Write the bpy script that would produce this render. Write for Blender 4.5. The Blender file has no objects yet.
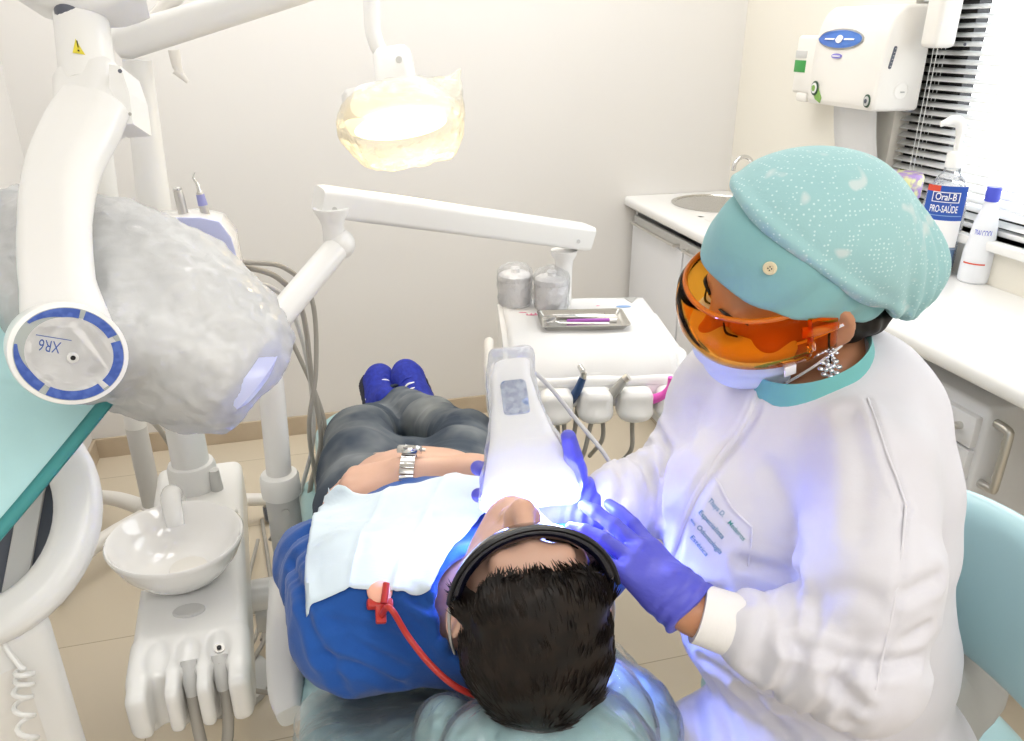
import bpy, bmesh, math, random
import numpy as np
from mathutils import Vector, Matrix, noise as mnoise
from mathutils.bvhtree import BVHTree
random.seed(7); rng = np.random.default_rng(7)
COL = bpy.context.scene.collection
PI = math.pi
# ------------------------------------------------------------------ camera
F, CX, CY, CAMH = 780.0, 512.0, 370.5, 1.5
pit = math.atan(340/780.0); yaw = math.atan(227/(780/math.cos(pit)))
v3 = lambda *a: np.array(a if len(a) > 1 else a[0], float)
FH = v3(math.sin(yaw), math.cos(yaw), 0); RT = v3(math.cos(yaw), -math.sin(yaw), 0); ZZ = v3(0, 0, 1)
FW = math.cos(pit)*FH - math.sin(pit)*ZZ; UP = math.sin(pit)*FH + math.cos(pit)*ZZ
CAM = v3(0, 0, CAMH)
# measuring helpers: where the sight line of a pixel meets a depth or a plane of the room
def ray(u, v): return FW + (u-CX)/F*RT + (CY-v)/F*UP
def P(u, v, d): return CAM + d*ray(u, v)
def PX(u, v, x): k = ray(u, v); return CAM + k*(x/k[0])
def PY(u, v, y): k = ray(u, v); return CAM + k*(y/k[1])
def PZ(u, v, z): k = ray(u, v); return CAM + k*((z-CAMH)/k[2])
cd = bpy.data.cameras.new('camera'); cam = bpy.data.objects.new('camera', cd); COL.objects.link(cam)
cam.location = CAM; cam.rotation_euler = (PI/2-pit, 0, -yaw)
cd.sensor_width = 36; cd.lens = F/1024*36; cd.clip_start = .02
bpy.context.scene.camera = cam
# ------------------------------------------------------------------ objects
def tag(o, label, cat, group=None, kind=None):
    o['label'] = label; o['category'] = cat
    if group: o['group'] = group
    if kind: o['kind'] = kind
    return o
def thing(name, label, cat, loc=(0, 0, 0), group=None):
    o = bpy.data.objects.new(name, None); COL.objects.link(o); o.location = Vector([float(c) for c in loc])
    o.empty_display_size = .05
    return tag(o, label, cat, group)
def link(o, parent):
    COL.objects.link(o)
    if parent is not None:
        o.parent = parent
        if parent.type == 'EMPTY': o.matrix_parent_inverse = Matrix.Translation(parent.location).inverted()
    return o
def norm(a): a = np.asarray(a, float); return a/(np.linalg.norm(a)+1e-12)
def frame(z, x=(1, 0, 0)):
    """3x3 with columns x,y,z"""
    z = norm(z); x = np.asarray(x, float); x = x - z*(x@z)
    if np.linalg.norm(x) < 1e-4: x = np.cross(z, v3(.3, .8, .5))
    x = norm(x); return np.stack([x, np.cross(z, x), z], 1)
class MB:
    def __init__(s): s.v = []; s.f = []
    def add(s, V, Fc):
        n = len(s.v); s.v.extend([tuple(map(float, p)) for p in V]); s.f.extend([tuple(int(i)+n for i in q) for q in Fc]); return s
    def box(s, c, size, R=None, bev=0, seg=2):
        bm = bmesh.new(); bmesh.ops.create_cube(bm, size=1)
        for p in bm.verts: p.co = Vector((p.co.x*size[0], p.co.y*size[1], p.co.z*size[2]))
        if bev > 0: bmesh.ops.bevel(bm, geom=list(bm.edges), offset=bev, segments=seg, profile=.5, affect='EDGES')
        return s._bm(bm, c, R)
    def _bm(s, bm, c, R):
        bm.verts.index_update(); V = np.array([p.co[:] for p in bm.verts]); Fc = [[q.index for q in f.verts] for f in bm.faces]; bm.free()
        if R is not None: V = V @ np.asarray(R).T
        return s.add(V + np.asarray(c, float), Fc)
    def tube(s, path, r, n=14, smooth=0, cap=True, sq=None, xdir=None):
        path = [v3(p) for p in path]
        r = list(r) if hasattr(r, '__len__') else [r]*len(path)
        if smooth: path, r = spline(path, r, smooth)
        m = len(path); V = []; x = None
        for i in range(m):
            t = norm(path[min(i+1, m-1)]-path[max(i-1, 0)])
            if x is None: x = frame(t, xdir if xdir is not None else ((1, 0, 0) if abs(t[0]) < .9 else (0, 1, 0)))[:, 0]
            x = norm(x - t*(x@t)); y = np.cross(t, x)
            for k in range(n):
                a = 2*PI*k/n; ca, sa = math.cos(a), math.sin(a)
                sx, sy = (1, 1) if sq is None else sq
                V.append(path[i] + r[i]*(x*ca*sx+y*sa*sy))
        Fc = [(i*n+k, i*n+(k+1) % n, (i+1)*n+(k+1) % n, (i+1)*n+k) for i in range(m-1) for k in range(n)]
        if cap: Fc += [tuple(range(n-1, -1, -1)), tuple((m-1)*n+k for k in range(n))]
        return s.add(V, Fc)
    def lathe(s, prof, c=(0, 0, 0), R=None, n=32, sx=1, sy=1):
        V = []; m = len(prof)
        for (r, z) in prof:
            for k in range(n):
                a = 2*PI*k/n; V.append((r*math.cos(a)*sx, r*math.sin(a)*sy, z))
        Fc = [(i*n+k, i*n+(k+1) % n, (i+1)*n+(k+1) % n, (i+1)*n+k) for i in range(m-1) for k in range(n)]
        if prof[0][0] > 1e-5: Fc.append(tuple(range(n-1, -1, -1)))
        if prof[-1][0] > 1e-5: Fc.append(tuple((m-1)*n+k for k in range(n)))
        V = np.array(V)
        if R is not None: V = V @ np.asarray(R).T
        return s.add(V+np.asarray(c, float), Fc)
    def loft(s, rings, cap=True):
        n = len(rings[0]); m = len(rings); V = [p for g in rings for p in g]
        Fc = [(i*n+k, i*n+(k+1) % n, (i+1)*n+(k+1) % n, (i+1)*n+k) for i in range(m-1) for k in range(n)]
        if cap: Fc += [tuple(range(n-1, -1, -1)), tuple((m-1)*n+k for k in range(n))]
        return s.add(V, Fc)
    def prism(s, pts, h, c=(0, 0, 0), R=None, bev=0, seg=2):
        """2D outline in the local xy plane pushed h along local z"""
        bm = bmesh.new(); vs = [bm.verts.new((x, y, 0)) for x, y in pts]; f = bm.faces.new(vs)
        ex = bmesh.ops.extrude_face_region(bm, geom=[f]); 
        for e in ex['geom']:
            if isinstance(e, bmesh.types.BMVert): e.co.z += h
        bmesh.ops.recalc_face_normals(bm, faces=list(bm.faces))
        if bev: bmesh.ops.bevel(bm, geom=[e for e in bm.edges if abs(e.verts[0].co.z-e.verts[1].co.z) < 1e-6], offset=bev, segments=seg, profile=.5, affect='EDGES')
        return s._bm(bm, c, R)
    def sphere(s, c, r, R=None, u=20, v=12):
        bm = bmesh.new(); bmesh.ops.create_uvsphere(bm, u_segments=u, v_segments=v, radius=1)
        r = r if hasattr(r, '__len__') else (r, r, r)
        for p in bm.verts: p.co = Vector((p.co.x*r[0], p.co.y*r[1], p.co.z*r[2]))
        return s._bm(bm, c, R)
    def grid(s, Pt):
        Pt = np.asarray(Pt, float); a, b = Pt.shape[:2]
        return s.add(Pt.reshape(-1, 3), [(i*b+j, i*b+j+1, (i+1)*b+j+1, (i+1)*b+j) for i in range(a-1) for j in range(b-1)])
    def build(s, name, m, parent=None, smooth=True, label=None, angle=40, thick=0, fix=False):
        me = bpy.data.meshes.new(name); me.from_pydata(s.v, [], s.f); me.update()
        bm = bmesh.new(); bm.from_mesh(me)
        if fix: bmesh.ops.recalc_face_normals(bm, faces=list(bm.faces))
        if smooth:
            for e in bm.edges:
                e.smooth = len(e.link_faces) != 2 or e.calc_face_angle(0) < math.radians(angle)
            for f in bm.faces: f.smooth = True
        bm.to_mesh(me); bm.free()
        ms = m if isinstance(m, (list, tuple)) else [m]
        for q in ms: me.materials.append(q)
        o = bpy.data.objects.new(name, me); link(o, parent)
        if thick:
            md = o.modifiers.new('thickness', 'SOLIDIFY'); md.thickness = thick; md.offset = 0
        if label: o['label'] = label
        return o
def spline(path, r, k):
    path = np.array(path, float); r = np.array(r, float); Q = np.vstack([2*path[0]-path[1], path, 2*path[-1]-path[-2]]); n = len(path)
    op, orr = [], []
    for i in range(n-1):
        p0, p1, p2, p3 = Q[i:i+4]
        for j in range(k):
            t = j/k; op.append(.5*((2*p1)+(p2-p0)*t+(2*p0-5*p1+4*p2-p3)*t*t+(3*p1-p0-3*p2+p3)*t**3)); orr.append(r[i]*(1-t)+r[i+1]*t)
    op.append(path[-1]); orr.append(r[-1]); return op, orr
def rrect(w, h, r, n=6):
    pts = []
    for cx, cy, a0 in ((w/2-r, h/2-r, 0), (-w/2+r, h/2-r, PI/2), (-w/2+r, -h/2+r, PI), (w/2-r, -h/2+r, 1.5*PI)):
        for i in range(n+1): a = a0+PI/2*i/n; pts.append((cx+r*math.cos(a), cy+r*math.sin(a)))
    return pts
def oval(a, b, n=32): return [(a*math.cos(2*PI*i/n), b*math.sin(2*PI*i/n)) for i in range(n)]
def copy_tree(root, loc, label, parts=True):
    r = root.copy(); COL.objects.link(r); r.location = Vector([float(c) for c in loc]); r['label'] = label
    def rec(src, dst):
        for ch in list(src.children):
            c = ch.copy(); COL.objects.link(c); c.parent = dst; rec(ch, c)
    if parts: rec(root, r)
    return r
def text_mesh(txt, size, c, X, Y, m, name, parent, lift=.0008, spacing=1.0, onto=None, width=None, bold=0.0):
    """flat lettering: baseline starts at c, runs along X with height along Y; 'onto' = BVH to wrap the letters on"""
    cu = bpy.data.curves.new(name, 'FONT'); cu.body = txt; cu.size = 1; cu.space_character = spacing; cu.offset = bold
    t = bpy.data.objects.new(name, cu); COL.objects.link(t); bpy.context.view_layer.update()
    me = t.evaluated_get(bpy.context.evaluated_depsgraph_get()).to_mesh()
    V = np.array([p.co[:] for p in me.vertices]); Fc = [list(q.vertices) for q in me.polygons]; t.to_mesh_clear()
    bpy.data.objects.remove(t); bpy.data.curves.remove(cu)
    if not len(V): return None
    sx = size if width is None else width/max(V[:, 0].max()-V[:, 0].min(), 1e-6)
    X, Y = norm(X), norm(Y); N = norm(np.cross(X, Y))
    W = np.asarray(c, float)+np.outer(V[:, 0]*sx, X)+np.outer(V[:, 1]*size, Y)+N*lift
    if onto is not None:
        for i in range(len(W)):
            h = onto.ray_cast(Vector(W[i]+N*.12), Vector(-N), .3)
            if h[0] is not None: W[i] = np.array(h[0])+np.array(h[1])*lift*2 if np.dot(np.array(h[1]), N) > 0 else np.array(h[0])+N*lift*2
    mb = MB().add(W, Fc); return mb.build(name, m, parent, smooth=False)
def text_map(txt, width, size, fn, m, name, parent, bold=.01):
    cu = bpy.data.curves.new(name, 'FONT'); cu.body = txt; cu.size = 1; cu.offset = bold
    t = bpy.data.objects.new(name, cu); COL.objects.link(t); bpy.context.view_layer.update()
    me = t.evaluated_get(bpy.context.evaluated_depsgraph_get()).to_mesh()
    V = np.array([p.co[:] for p in me.vertices]); Fc = [list(q.vertices) for q in me.polygons]; t.to_mesh_clear()
    bpy.data.objects.remove(t); bpy.data.curves.remove(cu)
    x0, x1 = V[:, 0].min(), V[:, 0].max()
    W = [fn((p[0]-(x0+x1)/2)*width/(x1-x0), p[1]*size/.7) for p in V]
    return MB().add(W, Fc).build(name, m, parent, smooth=False)
# ------------------------------------------------------------------ signed distance modelling for bodies, cloth and moulded shells
class SDF:
    def __init__(s): s.ops = []
    def cap(s, a, b, ra, rb=None, k=.02, op='u', sq=None):
        s.ops.append(('cap', v3(a), v3(b), ra, ra if rb is None else rb, k, op)); return s
    def chain(s, pts, rs, k=.02, op='u'):
        for i in range(len(pts)-1): s.cap(pts[i], pts[i+1], rs[i], rs[i+1], k, op)
        return s
    def ell(s, c, r, R=None, k=.02, op='u'):
        s.ops.append(('ell', v3(c), v3(r), np.eye(3) if R is None else np.asarray(R, float), k, op)); return s
    def box(s, c, h, R=None, rd=.01, k=.02, op='u'):
        s.ops.append(('box', v3(c), v3(h), np.eye(3) if R is None else np.asarray(R, float), rd, k, op)); return s
    def half(s, c, n, k=.005):      # keep the side that n points away from
        s.ops.append(('half', v3(c), norm(n), k)); return s
    def inflate(s, d): s.ops.append(('inf', d)); return s
    def bounds(s):
        lo = v3(9, 9, 9); hi = -lo
        for o in s.ops:
            if o[0] in ('half', 'inf') or o[-1] != 'u': continue
            l, h = s._bb(o); lo = np.minimum(lo, l); hi = np.maximum(hi, h)
        return lo, hi
    def _bb(s, o):
        if o[0] == 'cap':
            r = max(o[3], o[4]); return np.minimum(o[1], o[2])-r, np.maximum(o[1], o[2])+r
        if o[0] == 'ell': e = np.sqrt(((o[3]*o[2])**2).sum(1)); return o[1]-e, o[1]+e
        e = np.abs(o[3])@(o[2]); return o[1]-e, o[1]+e
    def mesh(s, h, disp=None, smooth=0, pad=None, bnd=None):
        lo, hi = s.bounds() if bnd is None else bnd
        infl = sum(o[1] for o in s.ops if o[0] == 'inf'); pad = (3*h+max(infl, 0)) if pad is None else pad
        lo = lo-pad; hi = hi+pad; n = np.ceil((hi-lo)/h).astype(int)+1
        g = np.full(n, .5, np.float32); ax = [lo[i]+h*np.arange(n[i]) for i in range(3)]
        for o in s.ops:
            if o[0] == 'inf': g -= o[1]; continue
            if o[0] == 'half':
                d = ((ax[0]-o[1][0])*o[2][0])[:, None, None]+((ax[1]-o[1][1])*o[2][1])[None, :, None]+((ax[2]-o[1][2])*o[2][2])[None, None, :]
                k = o[3]; d = d.astype(np.float32); q = np.maximum(k-np.abs(g-d), 0)/k; g = np.maximum(g, d)+q*q*k*.25; continue
            k = o[-2]; op = o[-1]; l, u = s._bb(o); m = k+4*h+.01+max(infl, 0)
            i0 = np.clip(np.floor((l-m-lo)/h).astype(int), 0, n-1); i1 = np.clip(np.ceil((u+m-lo)/h).astype(int)+1, 1, n)
            if np.any(i1 <= i0): continue
            X = ax[0][i0[0]:i1[0]][:, None, None]; Y = ax[1][i0[1]:i1[1]][None, :, None]; Zc = ax[2][i0[2]:i1[2]][None, None, :]
            if o[0] == 'cap':
                a, b, ra, rb = o[1:5]; ab = b-a; L = max(ab@ab, 1e-12)
                t = np.clip(((X-a[0])*ab[0]+(Y-a[1])*ab[1]+(Zc-a[2])*ab[2])/L, 0, 1)
                d = np.sqrt((X-a[0]-t*ab[0])**2+(Y-a[1]-t*ab[1])**2+(Zc-a[2]-t*ab[2])**2)-(ra+(rb-ra)*t)
            else:
                c, r, R = o[1:4]; x, y, z = X-c[0], Y-c[1], Zc-c[2]
                q = [x*R[0, i]+y*R[1, i]+z*R[2, i] for i in range(3)]
                if o[0] == 'ell':
                    k0 = np.sqrt(sum((q[i]/r[i])**2 for i in range(3))); k1 = np.sqrt(sum((q[i]/r[i]**2)**2 for i in range(3)))+1e-9
                    d = k0*(k0-1)/k1; d = np.where(k0 < .05, -min(r), d)
                else:
                    rd = o[4]; w = [np.abs(q[i])-(r[i]-rd) for i in range(3)]
                    d = np.sqrt(sum(np.maximum(w[i], 0)**2 for i in range(3)))+np.minimum(np.maximum(np.maximum(w[0], w[1]), w[2]), 0)-rd
            d = d.astype(np.float32); sl = tuple(slice(i0[i], i1[i]) for i in range(3)); e = g[sl]
            if op == 'u': q = np.maximum(k-np.abs(e-d), 0)/k; g[sl] = np.minimum(e, d)-q*q*k*.25
            elif op == 's': d = -d; q = np.maximum(k-np.abs(e-d), 0)/k; g[sl] = np.maximum(e, d)+q*q*k*.25
            elif op == 'i':
                q = np.maximum(k-np.abs(e-d), 0)/k; z_ = np.maximum(e, d)+q*q*k*.25; g[:] = .5; g[sl] = z_
        V, Q = nets(g, lo, h)
        if smooth: V = lap(V, Q, smooth)
        if disp is not None: V = V+vnorm(V, Q)*disp(V, vnorm(V, Q))[:, None]
        return V, Q
def nets(g, lo, h):
    s = g < 0; n = np.array(g.shape); c = np.zeros(n-1, np.int8)
    for i in (0, 1):
        for j in (0, 1):
            for k in (0, 1): c += s[i:n[0]-1+i, j:n[1]-1+j, k:n[2]-1+k]
    act = (c > 0) & (c < 8); I = np.argwhere(act); idx = np.full(n-1, -1, np.int64); idx[act] = np.arange(len(I))
    acc = np.zeros((len(I), 3)); cnt = np.zeros(len(I))
    for a in range(3):
        o1, o2 = [b for b in range(3) if b != a]
        for i in (0, 1):
            for j in (0, 1):
                A = I.copy(); A[:, o1] += i; A[:, o2] += j; B = A.copy(); B[:, a] += 1
                ga = g[tuple(A.T)]; gb = g[tuple(B.T)]; m = (ga < 0) != (gb < 0)
                t = np.where(m, ga/np.where(m, ga-gb, 1), 0); p = A.astype(float); p[:, a] += t
                acc[m] += p[m]; cnt[m] += 1
    V = lo+h*(acc/cnt[:, None]); Q = []
    for a in range(3):
        o1, o2 = (a+1) % 3, (a+2) % 3
        s0 = [slice(None)]*3; s1 = [slice(None)]*3; s0[a] = slice(0, -1); s1[a] = slice(1, None)
        ch = s[tuple(s0)] != s[tuple(s1)]; E = np.argwhere(ch)
        ok = (E[:, o1] > 0) & (E[:, o2] > 0) & (E[:, o1] < n[o1]-1) & (E[:, o2] < n[o2]-1); E = E[ok]
        def at(d1, d2): T = E.copy(); T[:, o1] += d1; T[:, o2] += d2; return idx[tuple(T.T)]
        q = np.stack([at(-1, -1), at(0, -1), at(0, 0), at(-1, 0)], 1); ins = s[tuple(E.T)]
        q[~ins] = q[~ins][:, ::-1]; Q.append(q)
    Q = np.concatenate(Q); return V, Q[(Q >= 0).all(1)]
def lap(V, Q, it, f=.5):
    E = np.concatenate([Q[:, [0, 1]], Q[:, [1, 2]], Q[:, [2, 3]], Q[:, [3, 0]]]); E = np.concatenate([E, E[:, ::-1]])
    c = np.bincount(E[:, 0], minlength=len(V)).astype(float)
    for _ in range(it):
        A = np.stack([np.bincount(E[:, 0], V[E[:, 1], i], len(V)) for i in range(3)], 1)/np.maximum(c, 1)[:, None]
        V = V+f*(A-V)
    return V
def vnorm(V, Q):
    N = np.cross(V[Q[:, 2]]-V[Q[:, 0]], V[Q[:, 3]]-V[Q[:, 1]]); A = np.zeros_like(V)
    for k in range(4):
        for i in range(3): A[:, i] += np.bincount(Q[:, k], N[:, i], len(V))
    return A/(np.linalg.norm(A, axis=1)[:, None]+1e-12)
def nz(V, s, o=0):
    return np.array([mnoise.noise(Vector((p[0]*s+o, p[1]*s+o*1.7, p[2]*s-o))) for p in V])
def sdf_obj(name, S, h, m, parent=None, disp=None, smooth=1, label=None, keep=None, bnd=None, fine=0):
    V, Q = S.mesh(h, disp, smooth, bnd=bnd)
    if keep is not None:
        kf = keep(V[Q].mean(1)); Q = Q[kf]
    used = np.unique(Q); mp = np.full(len(V), -1); mp[used] = np.arange(len(used)); V = V[used]; Q = mp[Q]
    me = bpy.data.meshes.new(name); me.vertices.add(len(V)); me.vertices.foreach_set('co', V.astype(np.float32).ravel())
    me.loops.add(len(Q)*4); me.loops.foreach_set('vertex_index', Q.astype(np.int32).ravel())
    me.polygons.add(len(Q)); me.polygons.foreach_set('loop_start', np.arange(0, len(Q)*4, 4, dtype=np.int32))
    me.polygons.foreach_set('use_smooth', np.ones(len(Q), bool)); me.update(calc_edges=True); me.validate()
    for q in (m if isinstance(m, (list, tuple)) else [m]): me.materials.append(q)
    o = bpy.data.objects.new(name, me); link(o, parent)
    if label: o['label'] = label
    return o
def bvh(o):
    me = o.data; return BVHTree.FromPolygons([p.co[:] for p in me.vertices], [tuple(q.vertices) for q in me.polygons])
# ------------------------------------------------------------------ materials
def lin(c):
    if isinstance(c, str): c = [int(c[i:i+2], 16)/255 for i in (0, 2, 4)]
    return tuple((x/12.92 if x <= .04045 else ((x+.055)/1.055)**2.4) for x in c)+(1,)
def mat(name, col, rough=.5, metal=0, spec=.5, coat=0, trans=0, ior=1.45, alpha=1, emit=None, estr=0, bump=None, sss=0, col2=None, cscale=20, cdetail=4, crange=(.4, .6), sheen=0, stretch=None, cstretch=None, bump2=None):
    m = bpy.data.materials.new(name); m.use_nodes = True; nt = m.node_tree; b = nt.nodes['Principled BSDF']; L = nt.links.new
    b.inputs['Base Color'].default_value = lin(col); b.inputs['Roughness'].default_value = rough; b.inputs['Metallic'].default_value = metal
    b.inputs['Specular IOR Level'].default_value = spec; b.inputs['Coat Weight'].default_value = coat; b.inputs['Transmission Weight'].default_value = trans
    b.inputs['IOR'].default_value = ior; b.inputs['Alpha'].default_value = alpha; b.inputs['Sheen Weight'].default_value = sheen
    if emit: b.inputs['Emission Color'].default_value = lin(emit); b.inputs['Emission Strength'].default_value = estr
    if sss: b.inputs['Subsurface Weight'].default_value = sss; b.inputs['Subsurface Radius'].default_value = (.012, .005, .003); b.inputs['Subsurface Scale'].default_value = 1
    tc = nt.nodes.new('ShaderNodeTexCoord')
    def nse(scale, det=4, st=None):
        n = nt.nodes.new('ShaderNodeTexNoise'); n.inputs['Scale'].default_value = scale; n.inputs['Detail'].default_value = det
        if st:
            mp = nt.nodes.new('ShaderNodeMapping'); mp.inputs['Scale'].default_value = st; L(tc.outputs['Object'], mp.inputs['Vector']); L(mp.outputs['Vector'], n.inputs['Vector'])
        else: L(tc.outputs['Object'], n.inputs['Vector'])
        return n
    if col2:
        n = nse(cscale, cdetail, cstretch); r = nt.nodes.new('ShaderNodeValToRGB'); r.color_ramp.elements[0].position, r.color_ramp.elements[1].position = crange
        r.color_ramp.elements[0].color = lin(col); r.color_ramp.elements[1].color = lin(col2); L(n.outputs['Fac'], r.inputs['Fac']); L(r.outputs['Color'], b.inputs['Base Color'])
    last = None
    for bp in (bump, bump2):
        if bp:
            n = nse(bp[0], bp[3] if len(bp) > 3 else 4, stretch); bn = nt.nodes.new('ShaderNodeBump'); bn.inputs['Strength'].default_value = bp[1]; bn.inputs['Distance'].default_value = bp[2] if len(bp) > 2 else .002
            L(n.outputs['Fac'], bn.inputs['Height'])
            if last: L(last.outputs['Normal'], bn.inputs['Normal'])
            L(bn.outputs['Normal'], b.inputs['Normal']); last = bn
    return m
def film(name, tint='ffffff', gloss=.25, rough=.12, bump=(45, .6, .004), frost=0.0):
    """thin clear plastic wrap: see-through with crinkled reflections"""
    m = bpy.data.materials.new(name); m.use_nodes = True; nt = m.node_tree; nt.nodes.clear(); L = nt.links.new
    out = nt.nodes.new('ShaderNodeOutputMaterial'); tr = nt.nodes.new('ShaderNodeBsdfTransparent'); tr.inputs[0].default_value = lin(tint)
    gl = nt.nodes.new('ShaderNodeBsdfGlossy'); gl.inputs['Roughness'].default_value = rough; gl.inputs[0].default_value = (1, 1, 1, 1)
    df = nt.nodes.new('ShaderNodeBsdfDiffuse'); df.inputs[0].default_value = lin('f4f6f8')
    tc = nt.nodes.new('ShaderNodeTexCoord'); n = nt.nodes.new('ShaderNodeTexNoise'); n.inputs['Scale'].default_value = bump[0]; n.inputs['Detail'].default_value = 5; n.inputs['Distortion'].default_value = 1.2
    L(tc.outputs['Object'], n.inputs['Vector']); bn = nt.nodes.new('ShaderNodeBump'); bn.inputs['Strength'].default_value = bump[1]; bn.inputs['Distance'].default_value = bump[2]
    L(n.outputs['Fac'], bn.inputs['Height']); L(bn.outputs['Normal'], gl.inputs['Normal'])
    fr = nt.nodes.new('ShaderNodeLayerWeight'); fr.inputs['Blend'].default_value = gloss; L(bn.outputs['Normal'], fr.inputs['Normal'])
    mx = nt.nodes.new('ShaderNodeMixShader'); L(fr.outputs['Fresnel'], mx.inputs[0]); L(tr.outputs[0], mx.inputs[1]); L(gl.outputs[0], mx.inputs[2])
    mx2 = nt.nodes.new('ShaderNodeMixShader'); mx2.inputs[0].default_value = frost; L(mx.outputs[0], mx2.inputs[1]); L(df.outputs[0], mx2.inputs[2]); L(mx2.outputs[0], out.inputs[0])
    return m
# ------------------------------------------------------------------ palette
M = {}
M['wall'] = mat('wall_paint', 'e6e4e1', .85, spec=.2, bump=(260, .08, .001))
M['wall_warm'] = mat('wall_paint_cream', 'ebe7dc', .85, spec=.2, bump=(260, .08, .001))
M['ceil'] = mat('ceiling_paint', 'f4f2ee', .9, spec=.1)
M['base'] = mat('skirting_tile', 'c9b9a2', .35, col2='c2b199', cscale=9)
M['white'] = mat('white_plastic', 'f0f0ee', .28, coat=.3)
M['whiteg'] = mat('white_gloss', 'ececeb', .12, coat=.6)
M['ivory'] = mat('ivory_plastic', 'efece6', .35)
M['porc'] = mat('porcelain', 'fbfaf8', .06, coat=1)
M['lam'] = mat('white_laminate', 'e5e6e9', .4)
M['lamtop'] = mat('white_worktop', 'eeeeec', .25, coat=.2)
M['grey'] = mat('grey_plastic', 'a9a9a6', .45)
M['lgrey'] = mat('light_grey_plastic', 'cfcfcd', .4)
M['dgrey'] = mat('dark_grey_plastic', '5b5f6b', .4)
M['black'] = mat('black_plastic', '141416', .3)
M['steel'] = mat('brushed_steel', 'c9c7c2', .25, metal=1, bump=(30, .1, .001), stretch=(1, 40, 1))
M['chrome'] = mat('chrome', 'dedede', .08, metal=1)
M['sat'] = mat('satin_aluminium', 'd2d0cc', .3, metal=.9)
M['teal'] = mat('teal_vinyl', 'a9cdd4', .3, coat=.3, bump=(60, .05, .002))
M['tealm'] = mat('teal_upholstery', '9dc4c8', .30, coat=.3, bump=(60, .05, .002))
M['hose'] = mat('grey_hose', 'a8a49c', .45)
M['lav'] = mat('lavender_plastic', 'c3c9f0', .25, coat=.3)
M['paper'] = mat('white_paper', 'dedede', .8, spec=.2, bump=(180, .12, .001))
M['glass'] = mat('clear_plastic', 'f8fcff', .05, trans=1, ior=1.25)
M['wrap'] = film('cling_wrap', gloss=.22, rough=.1, bump=(38, .8, .006), frost=.10)
M['wrapf'] = film('plastic_cover', gloss=.26, rough=.08, bump=(24, 1.0, .012), frost=.10)
M['blueink'] = mat('blue_print', '2f57a8', .4); M['navy'] = mat('navy_print', '24407f', .4); M['red'] = mat('red_print', 'd8503c', .4)
M['green'] = mat('green_print', '3f9a4c', .4); M['dgreen'] = mat('dark_green_print', '3f5a48', .4); M['lgreen'] = mat('light_green_print', '86b35a', .4)
M['wprint'] = mat('white_print', 'f7f7f7', .4); M['yellow'] = mat('yellow_print', 'e8d94a', .4); M['pink'] = mat('pink_print', 'dd7396', .5); M['bprint'] = mat('pale_blue_print', '86a9d8', .5)
# floor tiles: large beige squares with fine joints
def floor_mat():
    m = mat('beige_floor_tile', 'd8c9ae', .22, coat=.1); nt = m.node_tree; L = nt.links.new; b = nt.nodes['Principled BSDF']
    tc = nt.nodes.new('ShaderNodeTexCoord'); mp = nt.nodes.new('ShaderNodeMapping'); mp.inputs['Location'].default_value = (.03, -.055, 0); L(tc.outputs['Object'], mp.inputs[0])
    br = nt.nodes.new('ShaderNodeTexBrick'); br.offset = 0; br.inputs['Scale'].default_value = 1; br.inputs['Brick Width'].default_value = .45; br.inputs['Row Height'].default_value = .45
    br.inputs['Mortar Size'].default_value = .0016; br.inputs['Mortar Smooth'].default_value = .2
    br.inputs['Color1'].default_value = lin('d9cdb8'); br.inputs['Color2'].default_value = lin('d6cab4'); br.inputs['Mortar'].default_value = lin('b3a58d'); L(mp.outputs[0], br.inputs[0]); L(br.outputs['Color'], b.inputs['Base Color'])
    return m
M['floor'] = floor_mat()
# ------------------------------------------------------------------ the room
XL, XR, YB, YF, ZC = -.865, 1.71, 2.93, -1.5, 2.6
def struct(name, mb, m, label=None, smooth=False):
    o = mb.build(name, m, smooth=smooth); o['kind'] = 'structure'; o['label'] = label or name.replace('_', ' '); o['category'] = name.split('_')[0]; return o
struct('floor', MB().box(((XL+XR)/2, (YB+YF)/2, -.05), (XR-XL+.4, YB-YF+.4, .1)), M['floor'], 'glossy beige tiled floor with fine joints')
struct('ceiling', MB().box(((XL+XR)/2, (YB+YF)/2, ZC+.05), (XR-XL+.4, YB-YF+.4, .1)), M['ceil'], 'plain white ceiling above the surgery')
struct('wall_back', MB().box(((XL+XR)/2, YB+.06, ZC/2), (XR-XL+.3, .12, ZC)), M['wall'], 'off-white painted wall behind the dental unit')
struct('wall_left', MB().box((XL-.06, (YB+YF)/2, ZC/2), (.12, YB-YF, ZC)), M['wall'], 'off-white painted wall beside the equipment stand')
struct('wall_front', MB().box(((XL+XR)/2, YF-.06, ZC/2), (XR-XL+.3, .12, ZC)), M['wall'], 'off-white wall opposite the dental unit')
WY1 = 2.035; WY0 = .55; WZ0 = 1.005; WZ1 = 2.15         # window hole in the right wall
w = MB()
for y0, y1, z0, z1 in ((YF, WY0, 0, ZC), (WY1, YB, 0, ZC), (WY0, WY1, 0, WZ0), (WY0, WY1, WZ1, ZC)):
    w.box((XR+.06, (y0+y1)/2, (z0+z1)/2), (.12, y1-y0, z1-z0))
struct('wall_right', w, M['wall_warm'], 'cream painted wall with the window, above the worktop')
struct('baseboard_back', MB().box(((XL+XR)/2, YB-.006, .04), (XR-XL, .012, .08), bev=.002), M['base'], 'beige tile skirting along the back wall')
struct('baseboard_left', MB().box((XL+.006, (YB+YF)/2, .04), (.012, YB-YF, .08), bev=.002), M['base'], 'beige tile skirting along the left wall')
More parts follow.
